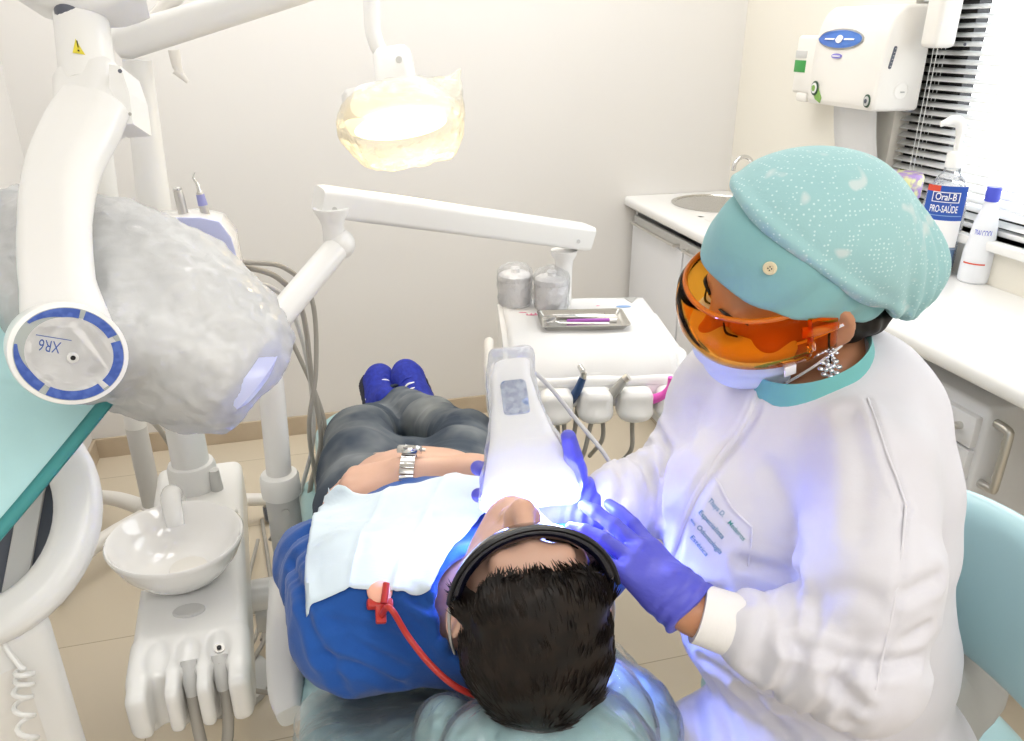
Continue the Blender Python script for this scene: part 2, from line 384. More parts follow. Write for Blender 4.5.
# window: black aluminium frame, glass, sill
wf = MB()
fx = XR+.075
wf.box((fx, WY1-.085, (WZ0+WZ1)/2), (.04, .17, WZ1-WZ0)).box((fx, WY0+.03, (WZ0+WZ1)/2), (.04, .06, WZ1-WZ0)).box((fx, (WY0+WY1)/2, WZ0+.03), (.04, WY1-WY0, .06)).box((fx, (WY0+WY1)/2, WZ1-.03), (.04, WY1-WY0, .06))
win = struct('window_1', wf, M['black'], 'window with black aluminium frame behind the white blind')
g = MB().box((fx, (WY0+WY1)/2, (WZ0+WZ1)/2), (.006, WY1-WY0-.06, WZ1-WZ0-.06)).build('window_pane', film('window_glass', gloss=.1, rough=.02, bump=(3, 0, .001)), win)
g2 = MB().box((XR+.03, (WY0+WY1)/2, WZ0-.012), (.12, WY1-WY0+.04, .024), bev=.004).build('window_sill', M['lamtop'], win)
# venetian blind: slats, ladder cords, bottom rail
bl = thing('venetian_blind', 'white venetian blind with thin horizontal slats hanging in the window', 'blind', (XR+.03, (WY0+WY1)/2, WZ0))
tl = math.radians(28); k = 0; z = WZ0+.035
slat = MB()
R = np.array([[math.cos(tl), 0, -math.sin(tl)], [0, 1, 0], [math.sin(tl), 0, math.cos(tl)]])
M['slat'] = mat('white_slat', 'f5f7f7', .35)
k = 0
zt = []
while z < WZ1-.03: zt.append(z); z += .0225
for z in zt:
    slat = MB(); pts = []
    for i in range(6):
        t = -1+2*i/5; q = R@v3(t*.0125, 0, .0022*(1-t*t)); pts.append([(XR+.028+q[0], y, z+q[2]) for y in (WY1-.008, WY0+.008)])
    slat.grid(pts).build('slat', M['slat'], bl, thick=.0006)
MB().box((XR+.028, (WY0+WY1)/2, WZ0+.014), (.026, WY1-WY0-.016, .014), bev=.003).build('bottom_rail', M['slat'], bl)
MB().box((XR+.028, (WY0+WY1)/2, WZ1-.016), (.03, WY1-WY0-.012, .028), bev=.003).build('head_rail', M['slat'], bl)
for y in (WY1-.085, WY1-.10, WY0+.3):
    for dx in (-.013, .013): MB().tube([(XR+.028+dx, y, WZ0+.01), (XR+.028+dx, y, WZ1-.02)], .0011, 6).build('ladder_cord', M['slat'], bl)
# ------------------------------------------------------------------ worktop, sink, tap, cabinets
wt = MB(); zt_, th = .89, .04; xe = 1.25; ys = -.3
prof = [(1.36, zt_), (xe+.012, zt_), (xe+.004, zt_-.004), (xe, zt_-.012), (xe, zt_-.028), (xe+.004, zt_-.036), (xe+.012, zt_-th), (1.36, zt_-th)]
wt.loft([[(x, y, z) for x, z in prof] for y in (ys, YB-.002)])
wt.box(((1.36+XR)/2, (ys+2.5)/2, zt_-th/2), (XR-1.36-.002, 2.5-ys, th))
cx, cy, rs = 1.535, 2.70, .158; n = 48; ring = []; sq = []
for i in range(n):
    a = 2*PI*i/n; ca, sa = math.cos(a), math.sin(a); ring.append((cx+rs*ca, cy+rs*sa, zt_))
    tx = ((XR-.002-cx) if ca > 0 else (cx-1.36))/max(abs(ca), 1e-6); ty = ((YB-.002-cy) if sa > 0 else (cy-2.5))/max(abs(sa), 1e-6); t = min(tx, ty); sq.append((cx+t*ca, cy+t*sa, zt_))
low = [(x, y, z-th) for x, y, z in ring]
wt.add(sq+ring+low, [(i, (i+1) % n, n+(i+1) % n, n+i) for i in range(n)]+[(n+i, n+(i+1) % n, 2*n+(i+1) % n, 2*n+i) for i in range(n)])
o = wt.build('worktop', M['lamtop'], fix=False); tag(o, 'long white worktop with a rounded front edge along the window wall', 'worktop')
sk = thing('sink', 'round stainless steel sink let into the white worktop', 'sink', (cx, cy, zt_-.14))
MB().lathe([(.172, .001), (.172, .004), (.160, .005), (.153, -.004), (.150, -.09), (.13, -.125), (.03, -.134), (0, -.134)], (cx, cy, zt_), n=48).build('basin', M['steel'], sk)
MB().lathe([(0, -.131), (.022, -.131), (.026, -.133), (.026, -.136)], (cx, cy, zt_), n=24).build('drain', M['chrome'], sk)
fc = thing('tap', 'slim chrome swan-neck tap behind the round sink', 'tap', (1.655, 2.68, zt_))
fx_, fy_ = 1.655, 2.68
MB().lathe([(.022, 0), (.022, .012), (.013, .03), (.011, .05), (0, .05)], (fx_, fy_, zt_), n=20).build('tap_base', M['chrome'], fc)
MB().tube([(fx_, fy_, zt_+.03), (fx_, fy_, zt_+.13), (fx_-.012, fy_, zt_+.165), (fx_-.045, fy_, zt_+.175), (fx_-.072, fy_, zt_+.155), (fx_-.078, fy_, zt_+.125)], [.0095, .0085, .0085, .008, .008, .0085], 14, 6).build('spout', M['chrome'], fc)
# sink cabinet
cb = thing('base_cabinet', 'white laminate cabinet under the round sink with a long bar handle', 'cabinet', (1.49, 2.45, 0))
c = MB(); c.box((1.50, 1.999, .455), (.40, .018, .786)).box((1.50, 2.911, .455), (.40, .018, .786)).box((1.692, 2.455, .455), (.016, .93, .786)).box((1.50, 2.455, .07), (.40, .93, .018)).box((1.51, 2.455, .032), (.36, .92, .06)); c.build('carcass', M['lam'], cb, smooth=False)
for y0, y1 in ((2.46, 2.905), (2.00, 2.45)):
    d = MB().box((1.291, (y0+y1)/2, .43), (.018, y1-y0, .70), bev=.003).build('door', M['lam'], cb)
    h = MB().tube([(1.282, y0+.03, .795), (1.262, y0+.03, .795), (1.262, y1-.03, .795), (1.282, y1-.03, .795)], .006, 10).build('door_handle', M['sat'], d)
MB().box((1.293, 2.455, .80), (.014, .90, .036), bev=.002).build('top_rail', M['lgrey'], cb)
# mobile drawer unit
q = PX(985, 415, 1.315); yN = float(q[1]); zT = float(q[2])+.012
du = thing('drawer_unit', 'white three-drawer pedestal with silver bow handles beneath the worktop', 'drawer unit', (1.5, yN+.26, 0))
c = MB(); c.box((1.515, yN+.26, zT/2+.03), (.38, .52, zT-.06), bev=.012, seg=3); c.build('carcass', M['lam'], du)
zs = [zT-.022, zT-.10, zT-.178, zT-.52]
for i in range(3):
    dz = zs[i]-zs[i+1]-.006; zc = (zs[i]+zs[i+1])/2
    d = MB().box((1.318, yN+.26, zc), (.02, .50, dz), bev=.004).build('drawer', M['lam'], du)
    zh = zs[i]-.035; y0, y1 = yN+.045, yN+.41
    MB().tube([(1.31, y0, zh), (1.285, y0+.004, zh), (1.281, y0+.02, zh), (1.281, y1-.02, zh), (1.285, y1-.004, zh), (1.31, y1, zh)], .0085, 12, 3).build('drawer_handle', M['sat'], d)
xh = 1.35
MB().tube([(xh, yN+.005, zT-.035), (xh, yN-.03, zT-.038), (xh, yN-.036, zT-.055), (xh, yN-.036, zT-.165), (xh, yN-.03, zT-.178), (xh, yN+.005, zT-.18)], .0095, 12, 4).build('side_handle', M['sat'], du)
for dx in (1.36, 1.66):
    for dy in (.05, .47): MB().sphere((dx, yN+dy, .03), (.014, .03, .03)).build('castor', M['dgrey'], du)
# ------------------------------------------------------------------ paper towel dispenser and its neighbours on the right wall
yd = float(PX(926, 60, XR)[1]); xf = float(PY(881, 60, yd)[0]); yl = float(PX(811, 60, xf)[1])
zb = float(PY(877, 112, yd)[2]); zt2 = float(PX(930, 4, XR)[2])
td = thing('paper_towel_dispenser', 'white wall paper towel dispenser with blue oval badge, next to the window', 'dispenser', (XR, (yd+yl)/2, zb))
w_, d_, h_ = yl-yd, XR-xf, zt2-zb
# side outline (x out of the wall, z) lofted along y with softened ends
so = [(0, 0), (d_*.86, 0), (d_*.97, h_*.03), (d_, h_*.10), (d_*.99, h_*.45), (d_*.95, h_*.72), (d_*.84, h_*.90), (d_*.66, h_*.985), (d_*.5, h_), (0, h_)]
so = np.array(spline([(x, z, 0) for x, z in so], [1]*len(so), 3)[0])[:, :2]
rings = []
for t, s in ((0, .93), (.01, .965), (.035, 1), (.965, 1), (.99, .965), (1, .93)):
    rings.append([(XR-x*s, yd+w_*t, zb+h_/2+(z-h_/2)*s) for x, z in so])
MB().loft(rings).build('housing', M['ivory'], td, fix=True, angle=60)
Xd, Yd = v3(0, -1, 0), v3(0, 0, 1)          # reading direction on the front face
def on_front(y, z, lift=.002):
    zz = (z-zb)/h_; i = np.argmin(np.abs(so[:, 1]/h_-zz)+np.where(so[:, 0] < d_*.6, 9, 0)); return v3(XR-so[i, 0]-lift, y, z)
def plaque(name, y, z, pts, m, lift=.0015, parent=td, th=.002):
    V = [on_front(y-px, z+pz, lift) for px, pz in pts]; n = len(V)
    V2 = [p+v3(-th, 0, 0) for p in V]
    return MB().add(V+V2, [tuple(range(n-1, -1, -1)), tuple(range(n, 2*n))]+[(i, (i+1) % n, n+(i+1) % n, n+i) for i in range(n)]).build(name, m, parent, smooth=False, fix=True)
ym = (yd+yl)/2
pf = lambda u, v: PX(u, v, xf+.012)
b1 = pf(843, 39); b2 = pf(840, 56)
plaque('badge_rim', b1[1], b1[2], oval(.103, .028), M['grey'], .001)
plaque('badge', b1[1], b1[2], oval(.098, .024), mat('blue_badge', '4f7fd0', .3, col2='3d55b5', cscale=5, cdetail=1), .003)
plaque('badge_emblem', b1[1], b1[2], oval(.015, .011), M['wprint'], .0055)
plaque('badge_line', b1[1]-.045, b1[2], [(-.022, -.002), (.022, -.002), (.022, .002), (-.022, .002)], M['wprint'], .0055)
plaque('badge_line', b1[1]+.045, b1[2], [(-.022, -.002), (.022, -.002), (.022, .002), (-.022, .002)], M['wprint'], .0055)
plaque('small_badge', b2[1], b2[2], oval(.024, .007), mat('violet_badge', '8d88d8', .4), .001)
plaque('small_badge_line', b2[1], b2[2], [(-.017, -.0015), (.017, -.0015), (.017, .0015), (-.017, .0015)], M['wprint'], .0035)
b3 = pf(820, 88); b5 = pf(871, 101)
plaque('leaf_sticker', b3[1]-.006, b3[2]-.012, [(-.018, .02), (-.004, .024), (.012, .004), (.026, -.014), (.016, -.03), (-.004, -.02), (-.018, -.002)], M['lgreen'], .001)
plaque('round_sticker', b3[1]+.004, b3[2], oval(.017, .021, 24), M['dgreen'], .003); plaque('sticker_ring', b3[1]+.004, b3[2], oval(.012, .015, 24), M['wprint'], .0055); plaque('sticker_dot', b3[1]+.004, b3[2], oval(.007, .009, 24), M['lgreen'], .008)
plaque('lock_ring', b5[1], b5[2], oval(.014, .018, 24), M['dgreen'], .001); plaque('lock_face', b5[1], b5[2], oval(.010, .013, 24), M['lgrey'], .0035); plaque('lock_core', b5[1], b5[2], oval(.005, .006, 24), M['dgrey'], .006)
# near side: sight slot and round knob
s1, s2 = PY(896, 46, yd), PY(889, 69, yd)
Rs = frame((0, -1, 0), s2-s1)
L_ = np.linalg.norm(s2-s1)
MB().prism(rrect(L_, .010, .0048), .002, (s1+s2)/2+v3(0, .0005, 0), Rs).build('sight_slot', M['dgrey'], td)
for t in np.linspace(.12, .88, 6): MB().box(s1+(s2-s1)*t+v3(0, -.0015, 0), (.0012, .002, .007), Rs).build('slot_mark', M['lgrey'], td)
kn = PY(901, 91, yd); MB().lathe([(0, 0), (.024, 0), (.024, .003), (.021, .004), (.021, .003), (0, .003)], kn+v3(0, .002, 0), frame((0, -1, 0)), 28).build('lock_disc', M['ivory'], td)
MB().box(kn+v3(.004, -.002, -.003), (.012, .003, .003)).build('lock_slit', M['grey'], td)
# towel sheet hanging from the slot below
rows = []
for i in range(12):
    t = i/11; rows.append([(xf+.075+.05*t*t+.004*math.sin(3*t), y, zb+.012-.20*t) for y in np.linspace(ym-.085, ym+.115, 5)])
MB().grid(rows).build('paper_towel', M['paper'], td, thick=.001)
# soap dispenser beyond
y_s = yl+.09; 
q1, q2 = PX(796, 50, XR-.10), PX(812, 100, XR-.10)
sd = thing('soap_dispenser', 'small wall soap dispenser with a green liquid window beyond the towel dispenser', 'dispenser', (XR, float(q1[1]), 1.2))
ya, yb2 = float(q1[1]), float(q1[1])-.12
MB().box((XR-.05, (ya+yb2)/2, (q1[2]+q2[2])/2+.03), (.10, abs(ya-yb2), q1[2]-q2[2]+.03), bev=.012, seg=3).build('housing', M['ivory'], sd)
g1, g2 = PX(797, 60, XR-.10), PX(797, 72, XR-.10)
MB().box((XR-.1005, ya-.035, (g1[2]+g2[2])/2), (.003, .06, g1[2]-g2[2]), bev=.001).build('liquid_window', M['green'], sd)
MB().box((XR-.1005, ya-.035, g1[2]+.018), (.003, .06, .022), bev=.001).build('clear_window', M['lgrey'], sd)
MB().box((XR-.075, (ya+yb2)/2, q2[2]+.005), (.05, .06, .03), bev=.008).build('push_lever', M['ivory'], sd)
# white case beside the window
q = PX(951, 48, XR); y0 = float(q[1]); zq = float(q[2])
bx = thing('wall_case', 'narrow white wall-mounted holder between towel dispenser and window', 'holder', (XR, y0, zq))
MB().box((XR-.035, y0+.012, zq+.14), (.07, .06, .28), bev=.014, seg=3).build('shell', M['ivory'], bx); MB().box((XR-.05, y0+.012, zq+.30), (.09, .075, .05), bev=.012, seg=3).build('cap', M['ivory'], bx)
MB().lathe([(0, 0), (.004, 0), (.004, .003), (0, .003)], (XR-.003, y0-.05, zq+.01), frame((-1, 0, 0)), 12).build('screw', M['dgrey'], bx)
# ------------------------------------------------------------------ bottles on the worktop
def stand_at(u, v): return PZ(u, v, zt_)
p = stand_at(903, 232); tb = thing('wipes_tub', 'white tub with purple and yellow flowered lid wrap behind the nurse cap', 'tub', p)
p = v3(1.635, 1.877, zt_); tb.location = p; TZ = 1.55
MB().lathe([(0, 0), (.052, 0), (.055, .004), (.056, .12*TZ), (.058, .125*TZ), (0, .125*TZ)], p, n=36).build('tub_body', M['white'], tb)
MB().lathe([(.0585, .115*TZ), (.061, .118*TZ), (.061, .152*TZ), (.056, .157*TZ), (0, .158*TZ)], p, n=36).build('tub_lid', mat('flowered_wrap', 'a98bc8', .35, col2='e3e3a8', cscale=38, cdetail=2, crange=(.45, .6)), tb)
tb['label'] = 'white tub with a purple flowered lid at the corner of the worktop'
# mouthwash bottle
pb = stand_at(948, 276); pb = v3(pb[0]-.015, pb[1]+.05, zt_)
mw = thing('mouthwash_bottle', 'tall clear pump bottle with blue label and blue liquid on the worktop', 'bottle', pb)
Rb = frame((0, 0, 1), norm(v3(-pb[1], pb[0], 0)*-1))      # local x runs to the right of someone at the worktop
bh = .215
MB().lathe([(0, 0), (.036, 0), (.040, .005), (.041, .02), (.041, .125), (.038, .15), (.026, .178), (.016, .19), (.015, .20), (0, .20)], pb, Rb, 36, sx=1.15, sy=.8).build('bottle_body', M['wrapf'], mw)
MB().lathe([(0, .003), (.035, .003), (.038, .008), (.038, .048), (0, .048)], pb, Rb, 36, sx=1.13, sy=.78).build('blue_liquid', mat('blue_liquid', '3f86c8', .1, coat=.5), mw)
MB().lathe([(.017, .198), (.0185, .199), (.0185, .222), (.016, .226), (.008, .228), (.008, .262), (0, .262)], pb, Rb, 24).build('pump_collar', M['white'], mw)
MB().tube([pb+v3(0, 0, .258), pb+v3(-.004, .002, .275), pb+v3(-.02, .008, .282), pb+v3(-.045, .016, .274)], [.010, .011, .0085, .005], 14, 4).build('pump_head', M['white'], mw)
def wrap_label(name, c, R, r, sx, sy, a0, a1, z0, z1, m, parent, n=16):
    rows = [[c+R@v3(r*math.cos(a)*sx, r*math.sin(a)*sy, z) for a in np.linspace(a0, a1, n)] for z in (z0, z1)]
    return MB().grid(rows).build(name, m, parent)
A0, A1 = -PI/2-1.0, -PI/2+1.0
lab = wrap_label('front_label', pb, Rb, .0425, 1.15, .8, A0, A1, .055, .125, M['wprint'], mw)
lab2 = wrap_label('blue_label', pb, Rb, .0428, 1.15, .8, A0, A1, .105, .168, mat('label_blue', '2d56b0', .35), mw)
lab3 = wrap_label('red_strip', pb, Rb, .0431, 1.15, .8, A0, A0+.7, .157, .168, M['red'], mw)
wrap_label('name_plate', pb, Rb, .0434, 1.15, .8, -PI/2-.62, -PI/2+.62, .138, .157, M['wprint'], mw)
wrap_label('name_field', pb, Rb, .0437, 1.15, .8, -PI/2-.57, -PI/2+.57, .1395, .1555, mat('label_blue_dark', '27479a', .35), mw)

def cyl_map(c, R, r, sx, sy, ac, z0): return lambda x, y: c+R@v3(r*math.cos(ac+x/(r*sx))*sx, r*math.sin(ac+x/(r*sx))*sy, z0+y)
text_map('Oral-B', .046, .0125, cyl_map(pb, Rb, .0441, 1.15, .8, -PI/2, .1425), M['wprint'], 'brand_lettering', mw)
text_map('PRO-SAÚDE', .062, .0125, cyl_map(pb, Rb, .0434, 1.15, .8, -PI/2, .120), M['wprint'], 'label_lettering', mw)
wrap_label('blue_band', pb, Rb, .0433, 1.15, .8, A0+.1, A1-.1, .113, .1145, M['bprint'], mw)
# alcohol bottle
pa = stand_at(972, 281); pa = v3(pa[0], pa[1], zt_)
ab = thing('alcohol_bottle', 'translucent white bottle with a blue cap, nearest the window', 'bottle', pa)
Ra = frame((0, 0, 1), norm(v3(pa[1], -pa[0], 0)))
M['milky'] = mat('milky_plastic', 'eef1f6', .3, sss=.0)
k_ = .88
MB().lathe([(r*k_, z*k_) for r, z in [(0, 0), (.036, 0), (.040, .004), (.041, .02), (.040, .075), (.034, .105), (.0335, .115), (.030, .145), (.017, .185), (.0155, .19), (.0155, .20), (0, .20)]], pa, Ra, 36).build('bottle_body', M['milky'], ab)
MB().lathe([(r*k_, z*k_) for r, z in [(.0175, .192), (.0185, .193), (.0185, .222), (.017, .225), (0, .225)]], pa, Ra, 24).build('screw_cap', mat('blue_cap', '4a55cc', .35), ab)
text_map('70ALCOOL', .042, .012, cyl_map(pa, Ra, .0318*k_+.0012, 1, 1, -PI/2, .115*k_), mat('violet_print', '6a72cf', .4), 'bottle_lettering', ab)
wrap_label('red_band', pa, Ra, .0405*k_+.0008, 1, 1, -PI/2-.9, -PI/2+.55, .0475*k_, .0510*k_, M['red'], ab)

def resize(root, c, kr, kz):
    for ch in root.children_recursive:
        for p in ch.data.vertices: p.co = Vector((c[0]+(p.co.x-c[0])*kr, c[1]+(p.co.y-c[1])*kr, c[2]+(p.co.z-c[2])*kz))
resize(mw, pb, 1.12, 1.42); resize(ab, pa, 1.05, 1.25)
# ------------------------------------------------------------------ dental unit: spittoon block, tower, lamp, delivery arm
def band(mb, path, w, th, ref, k=6, r=.4, smooth=4):
    path = [v3(p) for p in path]
    if smooth:
        pth, w = spline(path, w, smooth); _, th = spline(path, th if hasattr(th, '__len__') else [th]*len(path), smooth)
    else: pth = path; th = th if hasattr(th, '__len__') else [th]*len(path)
    rings = []; m = len(pth)
    for i in range(m):
        t = norm(pth[min(i+1, m-1)]-pth[max(i-1, 0)]); n_ = norm(v3(ref)-t*(v3(ref)@t)); s_ = np.cross(t, n_)
        rings.append([pth[i]+s_*x+n_*y for x, y in rrect(w[i], th[i], r*min(w[i], th[i]), k)])
    return mb.loft(rings)
# --- spittoon block (long box pointing at the camera, four notches in its front edge)
cs = thing('spittoon_unit', 'white spittoon unit with a round porcelain bowl and notched front edge', 'spittoon', (-.28, 1.35, .4))
cx0, cx1, cyb, cyf, ctop = -.354, -.164, 1.725, 1.06, .55
S = SDF()
S.box(((cx0+cx1)/2, (cyb+cyf)/2+.02, ctop-.06), ((cx1-cx0)/2, (cyb-cyf)/2+.02, .06), rd=.02)
S.ell(((cx0+cx1)/2, cyf+.26, ctop-.14), (.085, .22, .075), k=.03)
for fx_ in (-.331, -.283, -.235, -.187): S.box((fx_, cyf+.035, ctop-.045), (.0225, .075, .045), rd=.018, k=.012)
for fx_ in (-.307, -.259, -.211): S.ell((fx_, cyf+.05, ctop+.004), (.019, .042, .020), k=.008, op='s'); S.box((fx_, cyf-.035, ctop-.05), (.0128, .055, .14), rd=.0125, k=.008, op='s')
sdf_obj('body', S, .0042, M['white'], cs, smooth=2)
bc = v3(-.2755, 1.315, ctop)
MB().lathe([(.035, -.004), (.05, 0), (.062, .012), (.085, .03), (.106, .06), (.117, .088), (.119, .096), (.1165, .0985), (.112, .094), (.10, .062), (.08, .034), (.05, .018), (.03, .014), (0, .0135)], bc, n=56, sy=1.0, sx=1.02).build('bowl', M['porc'], cs, angle=60)
MB().lathe([(0, .0215), (.030, .0215), (.034, .020), (.035, .016)], bc+v3(.012, .005, 0), n=36).build('drain_cover', M['ivory'], cs)
sp = bc+v3(-.012, .165, 0)
MB().tube([sp, sp+v3(0, 0, .06), sp+v3(0, -.012, .095), sp+v3(.0, -.045, .105), sp+v3(.004, -.08, .085), sp+v3(.005, -.088, .07)], [.021, .0205, .020, .0195, .018, .0165], 18, 5).build('spout', M['whiteg'], cs)
MB().tube([sp+v3(-.005, -.03, .005), sp+v3(-.012, -.05, .035), sp+v3(-.018, -.062, .026)], [.006, .006, .005], 10, 3).build('rinse_tube', M['chrome'], cs)
MB().lathe([(0, 0), (.024, 0), (.024, .004), (.022, .006), (0, .006)], (-.262, cyf+.155, ctop-.001), n=32, sx=1.15, sy=.72).build('oval_cap', M['lgrey'], cs)
for q in ((-.185, 1.52), (-.180, 1.48)): MB().lathe([(0, 0), (.011, 0), (.011, .008), (.008, .011), (0, .011)], (q[0], q[1], ctop), n=18).build('button', M['white'], cs)
MB().lathe([(0, 0), (.008, 0), (.008, .006), (0, .006)], (-.215, 1.50, ctop), n=14).build('button', M['dgrey'], cs)
for fx_, rr in ((-.259, .011), (-.211, .010)):
    mt = MB().tube([(fx_, cyf+.035, ctop-.005), (fx_, cyf+.012, ctop-.03), (fx_, cyf+.004, ctop-.05)], [.013, .012, .010], 14, 3).build('hose_socket', M['lgrey'], cs)
MB().tube([(-.259, cyf+.03, ctop-.01), (-.259, cyf-.005, ctop-.07), (-.253, cyf-.03, ctop-.14), (-.232, cyf-.035, ctop-.17), (-.213, cyf-.02, ctop-.12), (-.208, cyf+.005, ctop-.055), (-.211, cyf+.025, ctop-.01)], .0095, 12, 6).build('suction_hose', M['hose'], cs)
MB().lathe([(0, 0), (.009, 0), (.009, .004), (0, .004)], (-.212, cyf+.06, ctop-.014), frame((0, -.3, 1)), 16).build('socket_ring', M['sat'], cs)
MB().lathe([(0, .004), (.004, .004), (.004, .006), (0, .006)], (-.212, cyf+.06, ctop-.014), frame((0, -.3, 1)), 12).build('socket_hole', M['black'], cs)
for c__ in cs.children_recursive:
    for p in c__.data.vertices: p.co.x -= (p.co.y-1.06)*.065
# support tube from the block to the pillar of the delivery arm
MB().tube([(-.19, 1.42, .40), (-.10, 1.42, .40)], .036, 18).build('cross_tube', M['white'], cs)
band(MB(), [(-.185, 1.40, .36), (-.11, 1.40, .36)], [.05, .05], .06, (0, 0, 1), smooth=0).build('cross_bracket', M['lgrey'], cs)
# foot under the block
MB().lathe([(.10, 0), (.10, .02), (.05, .04), (.045, .44), (0, .44)], (-.30, 1.60, 0), n=28).build('pedestal', M['lgrey'], cs)
# --- tower on the block: post, instrument holder with lavender face
tw = thing('assistant_tower', 'white post on the spittoon unit carrying an instrument holder with a lavender face', 'tower', (-.305, 1.66, ctop))
MB().lathe([(.052, 0), (.052, .05), (.048, .06), (.040, .062), (.036, .40), (.034, .52), (0, .52)], (-.305, 1.66, ctop), n=28).build('post', M['white'], tw)
MB().tube([(-.255, 1.63, ctop), (-.255, 1.63, ctop+.05)], [.014, .011], 14).build('valve', M['lgrey'], tw)
hl = P(165, 214, 2.0); yT = 1.64
o2 = [PY(*q, yT) for q in [(158, 216), (200, 213), (222, 218), (236, 235), (241, 262), (252, 300), (262, 345), (170, 345), (150, 260)]]
oc = [(p[0], p[2]) for p in o2]
oc = [(a, b) for a, b in oc]
Rt = np.array([[1, 0, 0], [0, 0, -1], [0, 1, 0]], float)     # local xy -> world xz, thickness toward the camera
MB().prism(oc, .10, (0, yT+.06, 0), Rt, bev=.012, seg=3).build('holder_body', M['whiteg'], tw, fix=True)
fo = [PY(*q, yT-.045) for q in [(163, 218), (200, 218), (219, 222), (231, 238), (238, 262), (222, 262), (190, 240)]]
MB().prism([(p[0], p[2]) for p in fo], .006, (0, yT-.037, 0), Rt, bev=.002).build('holder_face', M['lav'], tw, fix=True)
# two slender handpieces standing in the holder
def slim(name, label, px, mtip):
    b = PY(px[0], px[1], yT+.01); t = PY(px[2], px[3], yT+.01); h = thing(name, label, 'handpiece', b)
    d = norm(t-b); L_ = np.linalg.norm(t-b)
    return h, b, d, L_
h, b, d, L_ = slim('scaler_handpiece', 'slim steel handpiece with a curved needle tip standing in the lavender holder', (206, 216, 194, 172), 0)
MB().tube([b-d*.03, b+d*L_*.25, b+d*L_*.55], [.009, .0085, .0065], 14).build('grip', M['sat'], h); MB().tube([b+d*L_*.25, b+d*L_*.5], [.0092, .0078], 14).build('grip_ring', mat('violet_ring', '9da0d8', .4), h)
MB().tube([b+d*L_*.55, b+d*L_*.75, b+d*L_*.88+v3(-.004, 0, 0), b+d*L_+v3(.002, 0, 0)], [.005, .003, .0025, .001], 10, 4).build('tip', M['chrome'], h)
h, b, d, L_ = slim('mirror_handpiece', 'short blunt steel handpiece standing left of the needle-tipped one', (184, 216, 177, 187), 0)
MB().tube([b-d*.03, b+d*L_*.7, b+d*L_*.95, b+d*L_], [.010, .0095, .008, .004], 14).build('grip', M['sat'], h); MB().lathe([(0, 0), (.0085, 0), (.0085, .004), (0, .004)], b+d*L_*.9, frame(d), 16).build('grip_ring', M['chrome'], h)
# four hoses looping from the holder down past the arm
hz = [[(243, 262), (285, 268), (312, 300), (316, 370), (309, 430), (318, 500), (312, 560)], [(243, 266), (278, 278), (302, 310), (312, 380), (321, 440), (310, 490), (306, 560)],
      [(248, 283), (272, 288), (292, 310), (309, 370), (313, 440), (300, 500), (302, 560)], [(248, 288), (268, 296), (284, 325), (318, 400), (325, 440), (312, 480), (270, 540)]]
for i, hp in enumerate(hz):
    pts = [PY(u, v, 1.62+.02*i+.03*math.sin(j*.7)) for j, (u, v) in enumerate(hp)]
    o = MB().tube(pts, .0052 if i != 1 else .006, 10, 8).build('instrument_hose', [M['hose'], M['hose'], M['lgrey'], M['hose']][i], None)
    tag(o, 'grey instrument hose looping down from the lavender holder behind the delivery arm', 'hose', 'hoses looping from the holder')
# --- operating lamp: pole, beam, drop arm, head
lp = thing('operating_lamp', 'lit operating lamp wrapped in clear film on a white swivel arm above the patient', 'lamp', (-.285, 1.72, 1.1))
p0 = v3(-.30, 1.72, 1.06); p1 = PY(137, 60, 1.72)
MB().tube([p0, (p0*2+p1)/3, p1], [.034, .032, .026], 20, 4).build('pole', M['white'], lp)
ba, bb = PY(118, 44, 1.72), PY(318, -18, 1.66)
band(MB(), [ba, ba+(bb-ba)*.04, ba+(bb-ba)*.9, bb], [.050, .062, .055, .05], .06, (0, 1, 0), smooth=0).build('beam_arm', M['white'], lp)
bb2 = PY(176, -8, 1.70)
MB().tube([PY(140, 35, 1.72), PY(182, -10, 1.71)], .014, 12).build('spring_rod', M['ivory'], lp)
k0 = PY(174, 50, 1.70)
MB().tube([k0, PY(177, 66, 1.70), PY(181, 74, 1.70)], [.011, .009, .006], 12, 3).build('rest_hook', M['ivory'], lp); MB().tube([PY(176, 70, 1.70), PY(188, 82, 1.70)], [.009, .004], 10).build('rest_hook', M['ivory'], lp)
LD = 1.68
MB().tube([P(372, -30, LD), P(372, 20, LD), P(376, 42, LD), P(386, 62, LD)], [.018, .0175, .017, .016], 18, 5).build('drop_arm', M['white'], lp)
MB().tube([bb, (bb+P(372, -30, LD))/2+v3(0, 0, .02), P(372, -30, LD)], .018, 16, 4).build('elbow', M['white'], lp)
# lamp head: hinge block on a wide reflector hood that faces down towards the chair
hc = P(400, 121, LD); hx = norm(P(455, 90, LD)-P(355, 126, LD)); hdir = norm(v3(.02, -.50, -.86)); Rl = frame(-hdir, hx)
S = SDF(); S.ell(hc+Rl@v3(0, 0, .02), (.115, .075, .055), Rl); S.box(hc+Rl@v3(-.01, 0, .045), (.075, .05, .03), Rl, rd=.02, k=.03); S.box(hc+Rl@v3(0, 0, -.055), (.14, .10, .055), Rl, rd=.01, k=.006, op='s')
sdf_obj('lamp_hood', S, .004, M['white'], lp, smooth=2)
MB().loft([[P(395, 72, LD)+Rl@v3(x*s, y*s, z) for x, y in rrect(.085, .07, .02)] for z, s in ((.045, .8), (.035, .95), (-.02, 1.0), (-.05, 1.1))]).build('hinge_block', M['white'], lp, fix=True)
MB().lathe([(0, 0), (.007, 0), (.007, .003), (0, .003)], P(399, 60, LD-.043), frame(-FW), 14).build('hinge_screw', M['lgrey'], lp); MB().lathe([(0, 0), (.002, 0), (.002, .003), (0, .003)], P(409, 84, LD-.04), frame(-FW), 10).build('hinge_screw', M['dgrey'], lp)
